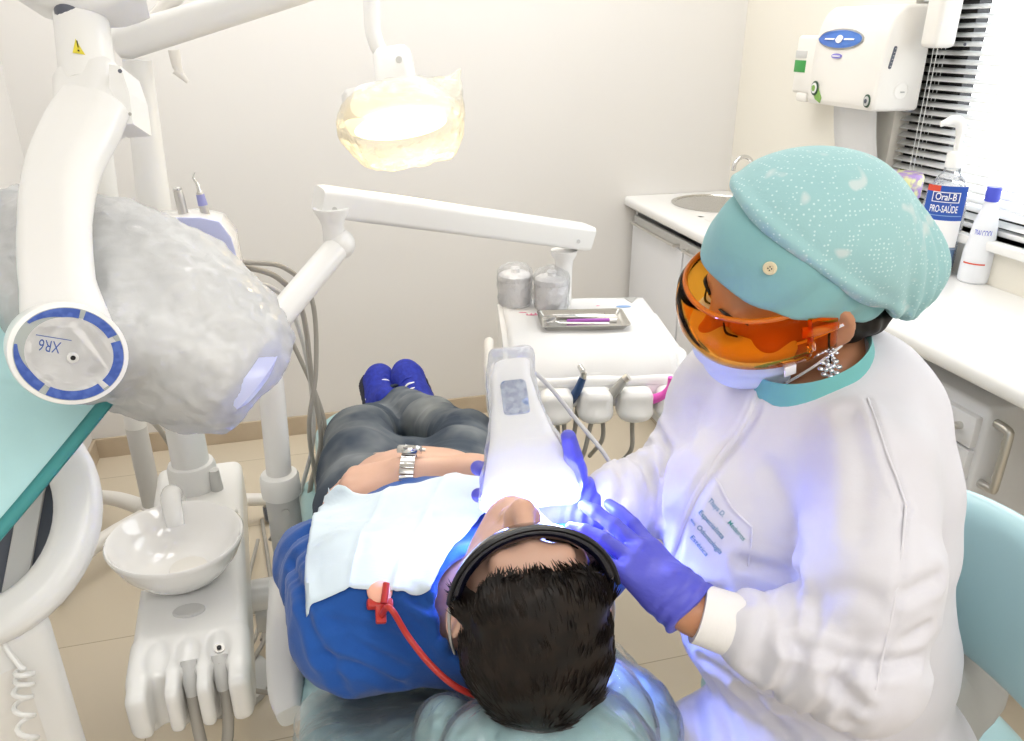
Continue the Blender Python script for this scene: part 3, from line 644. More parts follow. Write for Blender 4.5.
M['lampglow'] = mat('lit_reflector', 'fff6e0', .3, emit='ffe3a8', estr=2.2)
MB().lathe([(0, .030), (.05, .024), (.085, .010), (.10, 0)], hc+Rl@v3(0, 0, -.012), Rl, 32, sx=1, sy=.68).build('reflector', M['lampglow'], lp)
MB().tube([hc+Rl@v3(-.02, 0, -.004), hc+Rl@v3(.02, 0, -.004)], .009, 12).build('bulb', mat('hot_bulb', 'ffffff', .3, emit='fff2cf', estr=7.0), lp)
# grey end cap seen at the left shoulder of the hood
MB().loft([[hc+Rl@v3(-.088+x*s, y*s, z) for x, y in rrect(.05, .09, .018)] for z, s in ((.075, .7), (.06, 1), (.0, 1.05))]).build('end_cap', M['lgrey'], lp, fix=True)
# film bag around the head with a knotted tail at the right
S = SDF(); S.ell(hc+Rl@v3(0, 0, .0), (.138, .092, .086), Rl); S.box(hc+Rl@v3(.01, .0, -.030), (.104, .066, .050), Rl, rd=.03, k=.05)
S.chain([hc+Rl@v3(.07, 0, .04), P(448, 92, LD), P(459, 70, LD)], [.045, .02, .008], k=.03)
sdf_obj('film_bag', S, .0045, film('lamp_film', tint='fffdf6', gloss=.30, rough=.1, bump=(40, .8, .006), frost=.10), lp, smooth=1, disp=lambda V, N: .006*nz(V, 28)+.003*nz(V, 70, 5))
d = bpy.data.lights.new('lamp_bulb', 'SPOT'); d.energy = 5; d.color = (1, .86, .62); d.spot_size = 1.5; d.spot_blend = .6; d.shadow_soft_size = .04
o = bpy.data.objects.new('lamp_bulb', d); COL.objects.link(o); o.location = hc+Rl@v3(0, 0, -.02); o.rotation_euler = Matrix(Rl.tolist()).to_euler()
d = bpy.data.lights.new('lamp_inner', 'POINT'); d.energy = .45; d.color = (1, .76, .42); d.shadow_soft_size = .03
o = bpy.data.objects.new('lamp_inner', d); COL.objects.link(o); o.location = hc+Rl@v3(.01, -.0, -.03)
# --- delivery arm: pillar, swivel tube, spring arm, table
da = thing('delivery_unit', 'white delivery arm and instrument table with paper cover over the patient', 'dental unit', (-.10, 1.45, .3))
MB().tube([(-.105, 1.45, .25), (-.105, 1.45, .665)], .0335, 22).build('pillar', M['lgrey'], da)
MB().lathe([(.0335, 0), (.039, .004), (.040, .02), (.039, .045), (.036, .052), (.026, .056)], (-.105, 1.45, .62), n=28).build('collar', M['white'], da)
MB().lathe([(0, 0), (.008, 0), (.008, .003), (0, .003)], (-.10, 1.4155, .60), frame((0, -1, 0)), 14).build('screw_cap', M['lgrey'], da)
a0 = PY(266, 332, 1.45); a1 = PY(340, 244, 1.60)
MB().tube([(-.105, 1.45, .66), (-.098, 1.45, .85), a0+v3(-.005, 0, -.06), a0+(a1-a0)*.10], [.025, .025, .026, .027], 20, 5).build('riser', M['white'], da)
MB().tube([a0+(a1-a0)*.02, a1], [.027, .026], 20).build('swivel_tube', M['white'], da)
MB().sphere(a1, .031).build('swivel_joint', M['white'], da)
c_ = PY(333, 225, 1.6)
MB().lathe([(.018, -.045), (.022, -.03), (.022, 0), (.026, .012), (.036, .03), (.036, .035)], c_+v3(0, 0, .0), n=24).build('swivel_neck', M['white'], da)
b0 = PY(318, 200, 1.60); b1_ = PY(587, 237, 1.84)
bd = norm(b1_-b0)
band(MB(), [b0, b0+bd*.015, b1_-bd*.015, b1_], [.052, .058, .064, .060], [.056, .06, .06, .056], (0, 1, 0), r=.22, smooth=0).build('spring_arm', M['white'], da, fix=True)
for t in (.045, .94):
    q = b0+(b1_-b0)*t+v3(0, -.031, -.008); MB().lathe([(0, 0), (.005, 0), (.005, .002), (0, .002)], q, frame((0, -1, 0)), 14).build('screw_cap', M['lgrey'], da)
tp = PY(566, 250, 1.83)
MB().lathe([(.034, .0), (.032, -.012), (.024, -.025), (.022, -.04), (.022, -.30), (.03, -.31)], (tp[0]-.005, 1.83, tp[2]), n=24).build('table_post', M['white'], da)
# table in its own turned frame
TO = v3(.473, 1.929, .84); ex = norm(v3(.387, -.077, 0)); ey = v3(-ex[1], ex[0], 0)
def T(x, y, z): return TO+ex*x+ey*y+ZZ*z
TR = np.stack([ex, ey, ZZ], 1)
TWd = .395
prof = [(0, -.13), (0, -.012), (-.006, -.003), (-.014, 0), (-.26, 0), (-.32, -.006), (-.365, -.022), (-.395, -.045), (-.412, -.075), (-.415, -.105), (-.40, -.125), (-.30, -.14)]
rings = []
for x, s in ((0, .94), (.008, .985), (.02, 1), (TWd-.02, 1), (TWd-.008, .985), (TWd, .94)):
    rings.append([T(x, -.2+(y+.2)*s, -.07+(z+.07)*s) for y, z in prof])
MB().loft(rings).build('table_housing', M['whiteg'], da, fix=True, angle=50)
MB().box(T(TWd/2, -.392, -.088), (TWd-.02, .04, .075), TR, bev=.012, seg=3).build('fascia', M['white'], da)
# front cradles: rounded fingers, instruments rest in the gaps
for x, w_ in ((.035, .06), (.112, .072), (.200, .074), (.290, .076), (.370, .062)):
    S = SDF(); S.box(T(x, -.41, -.105), (w_/2, .045, .034), TR, rd=.018); S.ell(T(x, -.42, -.128), (w_/2*.95, .045, .022), TR, k=.02)
    sdf_obj('cradle', S, .0035, M['white'], da, smooth=1)
# side wing (right) and grip bar (left)
S = SDF(); S.chain([T(TWd+.012, -.08, -.03), T(TWd+.022, -.30, -.05), T(TWd+.022, -.40, -.10)], [.012, .016, .014], k=.02); S.chain([T(TWd+.008, -.12, -.07), T(TWd+.015, -.38, -.13)], [.014, .014], k=.03)
sdf_obj('side_wing', S, .004, M['white'], da, smooth=1)
MB().tube([T(-.03, -.24, -.03), T(-.032, -.27, -.02), T(-.034, -.36, -.065), T(-.03, -.40, -.13), T(-.02, -.40, -.15)], [.011, .012, .012, .012, .011], 14, 5).build('grip_bar', M['ivory'], da)
MB().tube([T(-.03, -.30, -.05), T(.01, -.30, -.05)], .009, 12).build('grip_stub', M['grey'], da)
# paper cover
rows = []
pz = [(-.012, .0015), (-.10, .002), (-.26, .002), (-.32, -.004), (-.365, -.020), (-.393, -.042), (-.414, -.072)]
pzz = spline([(a, b, 0) for a, b in pz], [1]*7, 4)[0]
for i, q in enumerate(pzz):
    rows.append([T(x, q[0]+.002*math.sin(x*40), q[1]+.0012+.0012*math.sin(x*30+i*.5)) for x in np.linspace(.012, TWd-.004, 24)])
o = MB().grid(rows).build('paper_cover', M['paper'], None, thick=.0008); tag(o, 'white paper sheet with faint pink and blue prints covering the instrument table', 'paper cover')
def print_on(x, y, pts, m, nm='print'): MB().prism(pts, .0004, T(x, y, .0034), TR).build(nm, m, o, smooth=False)
for x, y, w_, h_, m in ((.085, -.135, .035, .006, 'pink'), (.06, -.115, .02, .004, 'pink'), (.235, -.045, .045, .009, 'pink'), (.25, -.075, .03, .007, 'pink'), (.255, -.115, .05, .008, 'pink'), (.245, -.06, .02, .004, 'pink'), (.325, -.085, .04, .018, 'bprint'), (.18, -.07, .03, .012, 'lgrey')):
    print_on(x, y, oval(w_/2, h_/2, 16), M[m])
for k_ in range(6): print_on(.07+.011*k_, -.13+.002*k_, rrect(.004, .009, .0015, 2), M['pink'])
MB().prism([(0, 0), (.035, .0), (.012, -.045)], .001, T(.34, -.014, .0032), TR).build('torn_corner', M['grey'], o, smooth=False)
M['foil'] = mat('silver_foil', 'f0f0f2', .3, metal=.25, bump=(60, .9, .006))
# two steel jars wrapped in film
def jar(c, label, tint):
    j = thing('cotton_jar', label, 'jar', c)
    MB().lathe([(0, 0), (.034, 0), (.036, .003), (.036, .072), (.0345, .074), (0, .074)], c, n=32).build('jar_body', M['foil'], j)
    MB().lathe([(.0375, .068), (.0385, .072), (.0375, .082), (.030, .087), (.010, .089), (.009, .094), (.012, .099), (.009, .103), (0, .104)], c, n=32).build('jar_lid', M['foil'], j)
    S = SDF(); S.cap(c+v3(0, 0, .022), c+v3(0, 0, .068), .0405, .040, .01); S.ell(c+v3(0, 0, .09), (.034, .034, .02), k=.02)
    S.half(c+v3(0, 0, .001), (0, 0, -1), .003)
    sdf_obj('film_wrap', S, .003, film('jar_film_'+tint, gloss=.2, rough=.12, bump=(70, 1.0, .008), frost=.15), j, smooth=1, disp=lambda V, N: .0035*nz(V, 45, 3)+.002*nz(V, 110, 9))
    for ch_ in j.children:
        for p in ch_.data.vertices: p.co = Vector((c[0]+(p.co.x-c[0])*1.14, c[1]+(p.co.y-c[1])*1.14, c[2]+(p.co.z-c[2])*.98))
    return j
jar(PZ(515, 304, .8435), 'film-wrapped steel jar at the rear corner of the instrument table, away from its post', 'a')
jar(PZ(551, 308, .8435), 'film-wrapped steel jar standing against the post of the instrument table', 'b')
# steel tray with instruments
tc_ = T(.200, -.205, .0042); TL, TWi = .215, .125
st = thing('instrument_tray', 'shallow steel instrument tray lying on the paper cover', 'tray', tc_)
ro, ri = rrect(TL, TWi, .012), rrect(TL-.02, TWi-.02, .008); m_ = len(ro)
lay = [[tc_+TR@v3(x, y, 0) for x, y in rrect(TL-.026, TWi-.026, .008)], [tc_+TR@v3(x, y, .013) for x, y in rrect(TL-.008, TWi-.008, .011)], [tc_+TR@v3(x, y, .014) for x, y in ro], [tc_+TR@v3(x, y, .015) for x, y in ro], [tc_+TR@v3(x, y, .0155) for x, y in rrect(TL-.010, TWi-.010, .011)], [tc_+TR@v3(x, y, .004) for x, y in rrect(TL-.028, TWi-.028, .007)], [tc_+TR@v3(x, y, .0035) for x, y in rrect(TL-.04, TWi-.04, .006)]]
MB().loft(lay).build('tray_pan', M['steel'], st, fix=True)
def tool(name, label, cat, x0, y0, x1, y1, build):
    a, b = tc_+TR@v3(x0, y0, .0085), tc_+TR@v3(x1, y1, .0085); t = thing(name, label, cat, a); build(t, a, b, norm(b-a)); return t
def probe(t, a, b, d):
    MB().tube([a, a+(b-a)*.12, a+(b-a)*.85], [.0022, .0028, .0028], 10).build('handle', M['chrome'], t)
    MB().tube([a+(b-a)*.85, a+(b-a)*.95, b, b+ZZ*.006], [.002, .0012, .001, .0005], 8, 3).build('tip', M['chrome'], t)
tool('dental_probe', 'thin steel probe lying along the far edge of the instrument tray', 'probe', -.07, .040, .06, .034, probe)
tool('tweezers', 'steel college tweezers lying beside the probe on the tray', 'tweezers', -.06, .030, .05, .026, lambda t, a, b, d: (MB().tube([a, (a+b)/2+TR@v3(0, .004, 0), b], [.0024, .003, .001], 8, 4).build('arm', M['chrome'], t), MB().tube([a, (a+b)/2-TR@v3(0, .004, 0), b], [.0024, .003, .001], 8, 4).build('arm', M['chrome'], t)))
def mirror(t, a, b, d):
    MB().tube([a, b], .0028, 10).build('handle', M['chrome'], t); MB().tube([a, a-d*.014+ZZ*.004], .0014, 8).build('neck', M['chrome'], t)
    MB().lathe([(0, 0), (.012, 0), (.013, .001), (.013, .003), (.011, .0035), (0, .003)], a-d*.024+ZZ*.005, frame(norm(ZZ-d*.4)), 24).build('mirror_head', M['chrome'], t)
tool('mouth_mirror', 'round steel mouth mirror lying at the end of the tray', 'mirror', -.055, -.018, .06, -.030, mirror)
M['mag'] = mat('magenta_plastic', 'b45fc4', .3)
tool('applicator_syringe', 'slim magenta applicator lying across the middle of the tray', 'applicator', -.040, -.004, .065, -.004, lambda t, a, b, d: (MB().tube([a, a+d*.003, b], [.002, .0045, .0042], 12).build('barrel', M['mag'], t), MB().tube([b, b+d*.018], [.0046, .0042], 12).build('cap', M['wprint'], t)))
# handpieces in the cradles with their hoses
def hp(name, label, x, build, hoses):
    h = thing(name, label, 'handpiece', T(x, -.43, -.10)); build(h, x)
    for (u0, v0, u1, v1) in hoses:
        p_ = PY(u0, v0, 1.50); q_ = PY(u1, v1, 1.52); MB().tube([p_+v3(0, 0, .02), p_, (p_+q_)/2+v3(.006, .01, 0), q_, q_+v3(.01, .1, -.10)], .0055, 10, 5).build('hose', M['hose'], h)
M['hpblue'] = mat('navy_handpiece', '2b4a78', .35); M['hppink'] = mat('pink_handpiece', 'ee62c8', .3)
hp('air_syringe', 'dark blue angled handpiece resting in the first cradle of the table', .156, lambda h, x: (MB().tube([T(x-.012, -.40, -.115), T(x, -.43, -.075), T(x+.012, -.44, -.035)], [.011, .010, .008], 14, 4).build('grip', M['hpblue'], h), MB().tube([T(x+.012, -.44, -.037), T(x+.013, -.442, -.022)], [.0075, .007], 12).build('neck', M['sat'], h), MB().tube([T(x+.010, -.442, -.02), T(x+.004, -.43, -.012)], [.007, .006], 12).build('head', M['chrome'], h)), [(557, 412, 556, 450), (563, 412, 563, 440)])
hp('turbine_handpiece', 'grey turbine handpiece resting in the middle cradle of the table', .243, lambda h, x: (MB().tube([T(x-.022, -.40, -.115), T(x-.005, -.43, -.08), T(x+.018, -.435, -.045)], [.012, .012, .009], 14, 4).build('grip', M['grey'], h), MB().tube([T(x+.018, -.435, -.045), T(x+.026, -.437, -.038)], [.0095, .009], 14).build('head', M['sat'], h)), [(577, 412, 570, 455), (593, 414, 583, 455), (602, 408, 602, 440)])
hp('curing_handpiece', 'bright pink curved tip handpiece resting in the last cradle of the table', .325, lambda h, x: (MB().tube([T(x-.012, -.40, -.125), T(x-.002, -.43, -.10)], [.012, .011], 14).build('collar', M['sat'], h), MB().tube([T(x-.002, -.43, -.10), T(x+.022, -.445, -.082), T(x+.034, -.45, -.06), T(x+.034, -.452, -.035)], [.011, .010, .0075, .006], 14, 5).build('tip', M['hppink'], h)), [(632, 412, 631, 450)])
# ------------------------------------------------------------------ dental x-ray machine on its mobile stand
xr = thing('xray_machine', 'white dental x-ray machine with a film-wrapped head, blue dial and wheeled stand', 'x-ray machine', (-.55, 2.28, 0))
hub = v3(-.55, 2.28, .10)
for q in ((-.80, 2.50), (-.79, 2.06), (-.22, 2.32), (-.42, 1.98)):
    e = v3(q[0], q[1], .085); MB().tube([hub+v3(0, 0, .02), hub+(e-hub)*.5+v3(0, 0, .025), e], [.027, .024, .02], 16, 4).build('stand_leg', M['ivory'], xr)
    w_ = MB().lathe([(0, -.012), (.024, -.012), (.030, -.006), (.030, .006), (.024, .012), (0, .012)], (q[0], q[1], .031), frame((1, .2, 0)), 22).build('castor', M['dgrey'], xr)
    MB().tube([(q[0], q[1], .05), (q[0], q[1], .085)], .010, 10).build('castor_fork', M['grey'], w_)
MB().lathe([(.05, .06), (.055, .09), (.05, .13), (.036, .15)], (hub[0], hub[1], 0), n=24).build('hub', M['ivory'], xr)
MB().tube([(hub[0], hub[1], .12), (hub[0], hub[1], .42)], .030, 20).build('lower_column', M['lgrey'], xr)
MB().tube([(hub[0], hub[1], .42), (hub[0]+.085, hub[1], 1.62)], .030, 20).build('column', M['white'], xr)
# scissor arm from the column top to the yoke
tp0 = v3(hub[0]+.085, hub[1], 1.60); tp1 = P(88, -28, .98)
band(MB(), [tp0, tp0+(tp1-tp0)*.5+v3(-.05, 0, .06), tp1], [.07, .07, .07], .06, (0, 0, 1), smooth=0).build('scissor_arm', M['white'], xr)
c0, c1 = P(78, -10, .93), P(90, 90, .90)
MB().tube([c0, c0+(c1-c0)*.6, c1], [.0295, .030, .0305], 26).build('arm_tube', M['white'], xr)
band(MB(), [P(30, -6, .93), P(70, 1, .92), P(112, 0, .92), P(140, -8, .93)], [.03, .042, .042, .03], .08, FW, smooth=2, r=.45).build('arm_housing', M['white'], xr)
MB().sphere(P(72, 12, .905), (.019, .019, .017), frame(-FW)).build('pivot_knob', M['dgrey'], xr)
MB().sphere(P(107, 9, .94), (.015, .02, .012), frame(-FW)).build('pivot_knob', M['grey'], xr)
# warning triangle on the tube
tn = norm(-ray(76, 40)); tx = norm(RT-tn*(RT@tn)); ty = np.cross(tn, tx); tc0 = P(75, 42, .866)
Rw = np.stack([tx, ty, tn], 1)
ax_ = norm(c0-c1); ccx = lambda v: c1+ax_*((v-c1)@ax_)
def on_tube(p, r): b = ccx(p); return b+norm(p-b)*r
def tube_pts(px, r): return [on_tube(P(u, v, .868), r) for u, v in px]

pv = tube_pts([(68.5, 48.5), (76.5, 48.6), (84.5, 48.5), (77.5, 40), (71, 31), (69.7, 40)], .0312)
MB().add(pv, [(0, 1, 3, 5), (1, 2, 3), (3, 4, 5)]).build('warning_sticker', M['yellow'], xr, smooth=False)
pv = tube_pts([(72.2, 33.5), (74, 33.5), (75.8, 41.5), (74.8, 42)], .0318); MB().add(pv, [(3, 2, 1, 0)]).build('warning_mark', M['black'], xr, smooth=False)
pv = tube_pts([(74.8, 44.4), (77, 44.4), (77.2, 46.4), (75, 46.4)], .0318); MB().add(pv, [(3, 2, 1, 0)]).build('warning_mark', M['black'], xr, smooth=False)
# collar and side plate
band(MB(), [P(93, 80, .915), P(93, 86, .91), P(93, 124, .885)], [.072, .078, .074], [.064, .070, .064], FW, smooth=0).build('collar', M['white'], xr)
sp_ = [P(u, v, .862+.012) for u, v in [(109, 64), (120, 66), (129, 92), (133, 124), (108, 126)]]
sn = norm(np.cross(sp_[1]-sp_[0], sp_[3]-sp_[0])); sn = sn if sn@FW < 0 else -sn
Vp = [p for p in sp_]+[p-sn*.045 for p in sp_]
MB().add(Vp, [tuple(range(5)), tuple(range(9, 4, -1))]+[(i, (i+1) % 5, 5+(i+1) % 5, 5+i) for i in range(5)]).build('side_plate', M['white'], xr, fix=True, smooth=False)
MB().sphere(P(120, 71, .857), .0022).build('plate_screw', M['dgrey'], xr); MB().sphere(P(130, 114, .857), .0018).build('plate_screw', M['grey'], xr)
# yoke
yk = [(95, 104, .865), (82, 128, .85), (63, 170, .82), (55, 225, .785), (58, 285, .765), (68, 335, .755), (71, 362, .755)]
S = SDF()
pts = [P(*q) for q in yk]; pts_, ws = spline(pts, [.036, .040, .039, .036, .034, .042, .047], 5)
RTn = norm(RT-0*UP)
S2 = MB(); band(S2, pts, [.074, .080, .076, .070, .070, .086, .094], [.05, .05, .046, .042, .042, .042, .040], FW, k=8, r=.48, smooth=6)
S2.build('yoke', M['white'], xr, fix=True)
dc = P(70, 354, .702); dn = norm(-ray(70, 354)+.16*RT-.10*UP); Rd = frame(dn, RT*.94+UP*-.42)
MB().lathe([(.048, -.06), (.0495, -.004), (.0485, .0005), (.046, .002), (0, .002)], dc, Rd, 48, sx=1, sy=.93).build('dial_housing', M['white'], xr)
MB().lathe([(0, .0026), (.0445, .0026), (.0445, .0018)], dc, Rd, 48, sx=1, sy=.93).build('dial_face', mat('dial_grey', 'a9b0ae', .35), xr)
MB().lathe([(.030, .0030), (.0395, .0030)], dc+Rd@v3(.0035, 0, 0), Rd, 48, sx=1, sy=.86).build('dial_white_ring', M['wprint'], xr, smooth=False)
def arc(a0, a1, r0, r1, n=18):
    A = np.linspace(math.radians(a0), math.radians(a1), n)
    V = [dc+Rd@v3(r*math.cos(a), r*math.sin(a)*.93, .0034) for r in (r0, r1) for a in A]
    return MB().add(V, [(i, i+1, n+i+1, n+i) for i in range(n-1)])
M['dialb'] = mat('dial_blue', '3553a4', .4, col2='4a66b4', cscale=160, cdetail=1)
def wedge(a0, a1, n=18):
    A = np.linspace(math.radians(a0), math.radians(a1), n); V = []
    for k_ in (0, 1):
        for a in A:
            ri_ = .0352 if abs(math.degrees(a)) < 125 else .0352+(.0430-.0352)*(abs(math.degrees(a))-125)/50
            r = ri_ if k_ == 0 else .0438; V.append(dc+Rd@v3(r*math.cos(a), r*math.sin(a)*.93, .0034))
    return MB().add(V, [(i, i+1, n+i+1, n+i) for i in range(n-1)])
for a0, a1 in ((-18, 46), (54, 98), (104, 165), (-165, -100), (-92, -26)):
    wedge(a0, a1).build('dial_scale', M['dialb'], xr, smooth=False)
MB().lathe([(0, .0030), (.005, .0030), (.005, .0044), (.0028, .005), (0, .005)], dc+Rd@v3(.003, -.002, 0), Rd, 24).build('dial_boss', M['lgrey'], xr)
MB().lathe([(0, .0053), (.0022, .0053)], dc+Rd@v3(.003, -.002, 0), Rd, 16).build('dial_hole', M['black'], xr, smooth=False)
lx, ly = -Rd[:, 0]*.95-Rd[:, 1]*.28, -Rd[:, 1]*.95+Rd[:, 0]*.28
lo_ = dc+Rd@v3(-.019, .004, .0032)
text_map('XR6', .017, .0105, lambda x, y: lo_+lx*x+ly*y, M['blueink'], 'dial_logo', xr, bold=-.005)
MB().add([lo_+lx*a+ly*b for a, b in ((-.016, -.0035), (.012, -.0035), (.012, -.0028), (-.016, -.0028))], [(0, 1, 2, 3)]).build('dial_logo_line', M['blueink'], xr, smooth=False)
ar = P(57, 304, .741); MB().add([ar+RT*a+UP*b+dn*.001 for a, b in ((-.003, .003), (.003, .003), (.003, -.003), (0, -.005), (-.003, -.002))], [(4, 3, 2, 1, 0)]).build('arrow_mark', M['grey'], xr, smooth=False)
# tube head and its film cover
S = SDF()
S.chain([P(20, 255, .95), P(95, 290, .94), P(152, 316, .925)], [.074, .086, .093], k=.06)
S.chain([P(152, 316, .925), P(203, 346, .91), P(230, 367, .90)], [.093, .076, .060], k=.06)
S.cap(P(84, 352, .80), P(118, 330, .86), .044, .040, .03)
cn = norm(P(262, 386, .955)-P(175, 325, .90)); S.half(P(246, 378, .89), cn, .006)
M['crinkle'] = mat('crinkled_white', 'f4f4f3', .25, coat=.6, bump=(26, .7, .014), bump2=(80, .8, .006))
XRH = sdf_obj('tube_head', S, .006, M['crinkle'], xr, smooth=3)
Rk = frame(cn); ce = P(244, 376, .89)
MB().lathe([(.054, -.010), (.0585, .0), (.0585, .006), (.050, .012), (.042, .004), (0, .004)], ce, Rk, 36).build('aiming_ring', M['lav'], xr)
S.inflate(.007)
def wr(V, N):
    d = .005*nz(V, 16, 2)+.005*np.abs(nz(V, 30, 4))+.004*np.abs(nz(V, 62, 8)); s_ = (V-P(150, 300, .9))@norm(P(240, 330, .9)-P(150, 390, .9)); return d+.0025*np.sin(s_*90+4*nz(V, 9, 1))
cut = S.ops[-2]; S.ops[-2] = ('half', ce+cn*.016, cn, .006)
sdf_obj('film_cover', S, .005, film('xray_film', gloss=.32, rough=.07, bump=(48, 1.0, .010), frost=.30), xr, smooth=1, disp=wr)
MB().tube([P(128, 395, .9), PY(160, 430, 1.9), PY(180, 462, 1.95)], .006, 10, 4).build('cable', M['hose'], xr)
# ------------------------------------------------------------------ teal lead apron draped at the far side of the x-ray yoke
ap = thing('lead_apron', 'teal lead apron with darker binding draped behind the x-ray dial', 'apron', P(20, 420, .84))
M['apron'] = mat('apron_teal', 'b3dde0', .42, coat=.15, bump=(14, .25, .01)); M['bind'] = mat('apron_binding', '3f8f90', .6)
def quad(c, nu, nv, f=None):
    A = np.array([P(*q) for q in c]); U = np.linspace(0, 1, nu)[:, None, None]; W = np.linspace(0, 1, nv)[None, :, None]
    G = (1-U)*(1-W)*A[0]+U*(1-W)*A[1]+U*W*A[2]+(1-U)*W*A[3]
    if f is not None: G = G+f(U, W)
    return G
wv = lambda U, W: (FW*(.012*np.sin(3.1*U+2.2*W)+.010*np.sin(5*W-2*U)))
G = quad([(118, 396, .86), (-110, 672, .74), (-140, 120, .90), (30, 296, .88)], 40, 40, wv)
# round off the corner at the right
MB().grid(G).build('panel', M['apron'], ap, thick=.004)
def strip(Gl, wdt, inner, name):
    out = []
    for i in range(len(Gl)):
        d_ = norm(inner[i]-Gl[i]); out.append([Gl[i]-d_*.002-FW*.003, Gl[i]+d_*wdt*.5-FW*.0045, Gl[i]+d_*wdt-FW*.003])
    return MB().grid(out).build(name, M['bind'], ap, thick=.005)
strip(G[:, 0], .016, G[:, 3], 'binding'); strip(G[0, :], .014, G[3, :], 'binding')
G2 = quad([(34, 318, .93), (-40, 240, .93), (-60, 190, 1.0), (24, 205, 1.0)], 24, 24, wv)
MB().grid(G2).build('back_panel', M['apron'], ap, thick=.004); strip(G2[:, 0], .012, G2[:, 2], 'binding')
# ------------------------------------------------------------------ white cart with a big round handle and a coiled cord
ct = thing('equipment_cart', 'white equipment cart with a large round handle and coiled cord beside the spittoon', 'cart', (-.5, 1.1, 0))
e0 = P(54, 628, 1.02); zc_ = float(e0[2])
c_ = v3(e0[0]-.20, e0[1]+.16, 0)
aR = math.radians(-27); Rc = np.array([[math.cos(aR), math.sin(aR), 0], [-math.sin(aR), math.cos(aR), 0], [0, 0, 1]])
c_ = e0-Rc@v3(.17, -.15, 0); hgt = zc_+.02
MB().box((c_[0], c_[1], hgt/2+.03), (.34, .30, hgt-.06), Rc, bev=.02, seg=3).build('cabinet_body', M['white'], ct)
MB().box((c_[0], c_[1]-.0, hgt/2+.03), (.26, .305, hgt-.16), Rc, bev=.01, seg=2).build('front_panel', M['ivory'], ct)
for sx in (-.13, .13):
    for sy in (-.11, .11):
        q = Rc@v3(sx, sy, 0)+c_; MB().sphere((q[0], q[1], .03), (.018, .03, .03)).build('castor', M['dgrey'], ct)
# round handle: an arc of flat band standing on the cabinet
rc = P(-30, 520, 1.0); rn = norm(-FW*.8+RT*.35+UP*.25); rx = norm(RT-rn*(RT@rn)); ry = np.cross(rn, rx)
pa_ = [rc+(rx*math.cos(a)+ry*math.sin(a)*1.12)*.122 for a in np.linspace(0, 2*PI, 49)]
rings = []
for i in range(48):
    a = 2*PI*i/48; rad = rx*math.cos(a)+ry*math.sin(a)*1.12; cen = rc+rad*.122
    rings.append([cen+norm(rad)*x+rn*y for x, y in rrect(.058, .05, .018, 5)])
mb = MB(); n_ = len(rings[0]); mb.add([p for g in rings for p in g], [(i*n_+k, i*n_+(k+1) % n_, ((i+1) % 48)*n_+(k+1) % n_, ((i+1) % 48)*n_+k) for i in range(48) for k in range(n_)])
mb.build('round_handle', M['white'], ct, fix=True)
MB().loft([[rc-rn*.03+norm(rx*math.cos(a)+ry*math.sin(a))*.098 for a in np.linspace(0, 2*PI, 33)[:-1]], [rc-rn*.045+norm(rx*math.cos(a)+ry*math.sin(a))*.098 for a in np.linspace(0, 2*PI, 33)[:-1]]]).build('inner_panel', M['dgrey'], ct, fix=True)
for o_ in (-.05, .03): MB().box(rc-rn*.024+rx*(.03+o_), (.028, .19, .012), np.stack([rx, ry, rn], 1), bev=.003).build('inner_rib', M['lgrey'], ct)
MB().tube([rc-ry*.125-rn*.0, rc-ry*.20-rn*.02], .03, 16).build('handle_stem', M['white'], ct)
# hanger behind the ring: post and cross bar that carry the apron
hb_ = P(-70, 330, 1.0); MB().tube([(float(hb_[0]), float(hb_[1]), hgt-.03), hb_, P(-70, 225, .985)], .012, 14).build('apron_post', M['sat'], ct)
MB().tube([P(-135, 135, .935), P(-40, 222, .955), P(26, 292, .91)], .009, 12).build('apron_rail', M['sat'], ct)
# coiled cord down the front
cp = [(-6, 622), (6, 648), (18, 664), (26, 676), (24, 700), (30, 741), (34, 790)]
cpt, _ = spline([P(u, v, .985) for u, v in cp], [1]*7, 24); helix = []
for i, q in enumerate(cpt):
    t = i/(len(cpt)-1); amp = 0.0 if t < .40 else min(1, (t-.40)/.06)*.010; a = (t-.40)*75
    helix.append(q+RT*amp*math.cos(a)+FW*amp*math.sin(a)-RT*amp*.2)
MB().tube(helix, .0032, 8).build('coiled_cord', M['white'], ct)
# ------------------------------------------------------------------ dental chair
ch = thing('dental_chair', 'reclined teal dental chair with clear film over headrest and backrest', 'dental chair', (.15, 1.2, 0))
M['vinyl'] = M['tealm']
ax0, ax1 = v3(.15, .60, .775), v3(.15, 1.28, .52)      # middle line of the backrest surface, head end first
bdir = norm(ax1-ax0); bn = norm(np.cross(v3(1, 0, 0), bdir)); bn = bn if bn[2] > 0 else -bn; Rbk = np.stack([v3(1, 0, 0), bdir, np.cross(v3(1, 0, 0), bdir)], 1)
S = SDF(); mid = (ax0+ax1)/2-bn*.05
S.box(mid, (.20, .36, .045), Rbk, rd=.04, k=.02); S.ell(ax0-bn*.045+bdir*.06, (.225, .10, .05), Rbk, k=.05)
for sx in (-1, 1): S.cap(ax0+v3(sx*.185, 0, 0)-bn*.035+bdir*.08, ax1+v3(sx*.185, 0, 0)-bn*.035, .04, .04, .03)
sdf_obj('backrest', S, .006, M['vinyl'], ch, smooth=2)
S.inflate(.006); keepf = lambda C: ((C-ax0)@bdir < .22)
sdf_obj('backrest_film', S, .006, M['wrapf'], ch, smooth=1, disp=lambda V, N: .005*nz(V, 18, 2)+.003*nz(V, 50, 5), keep=keepf)
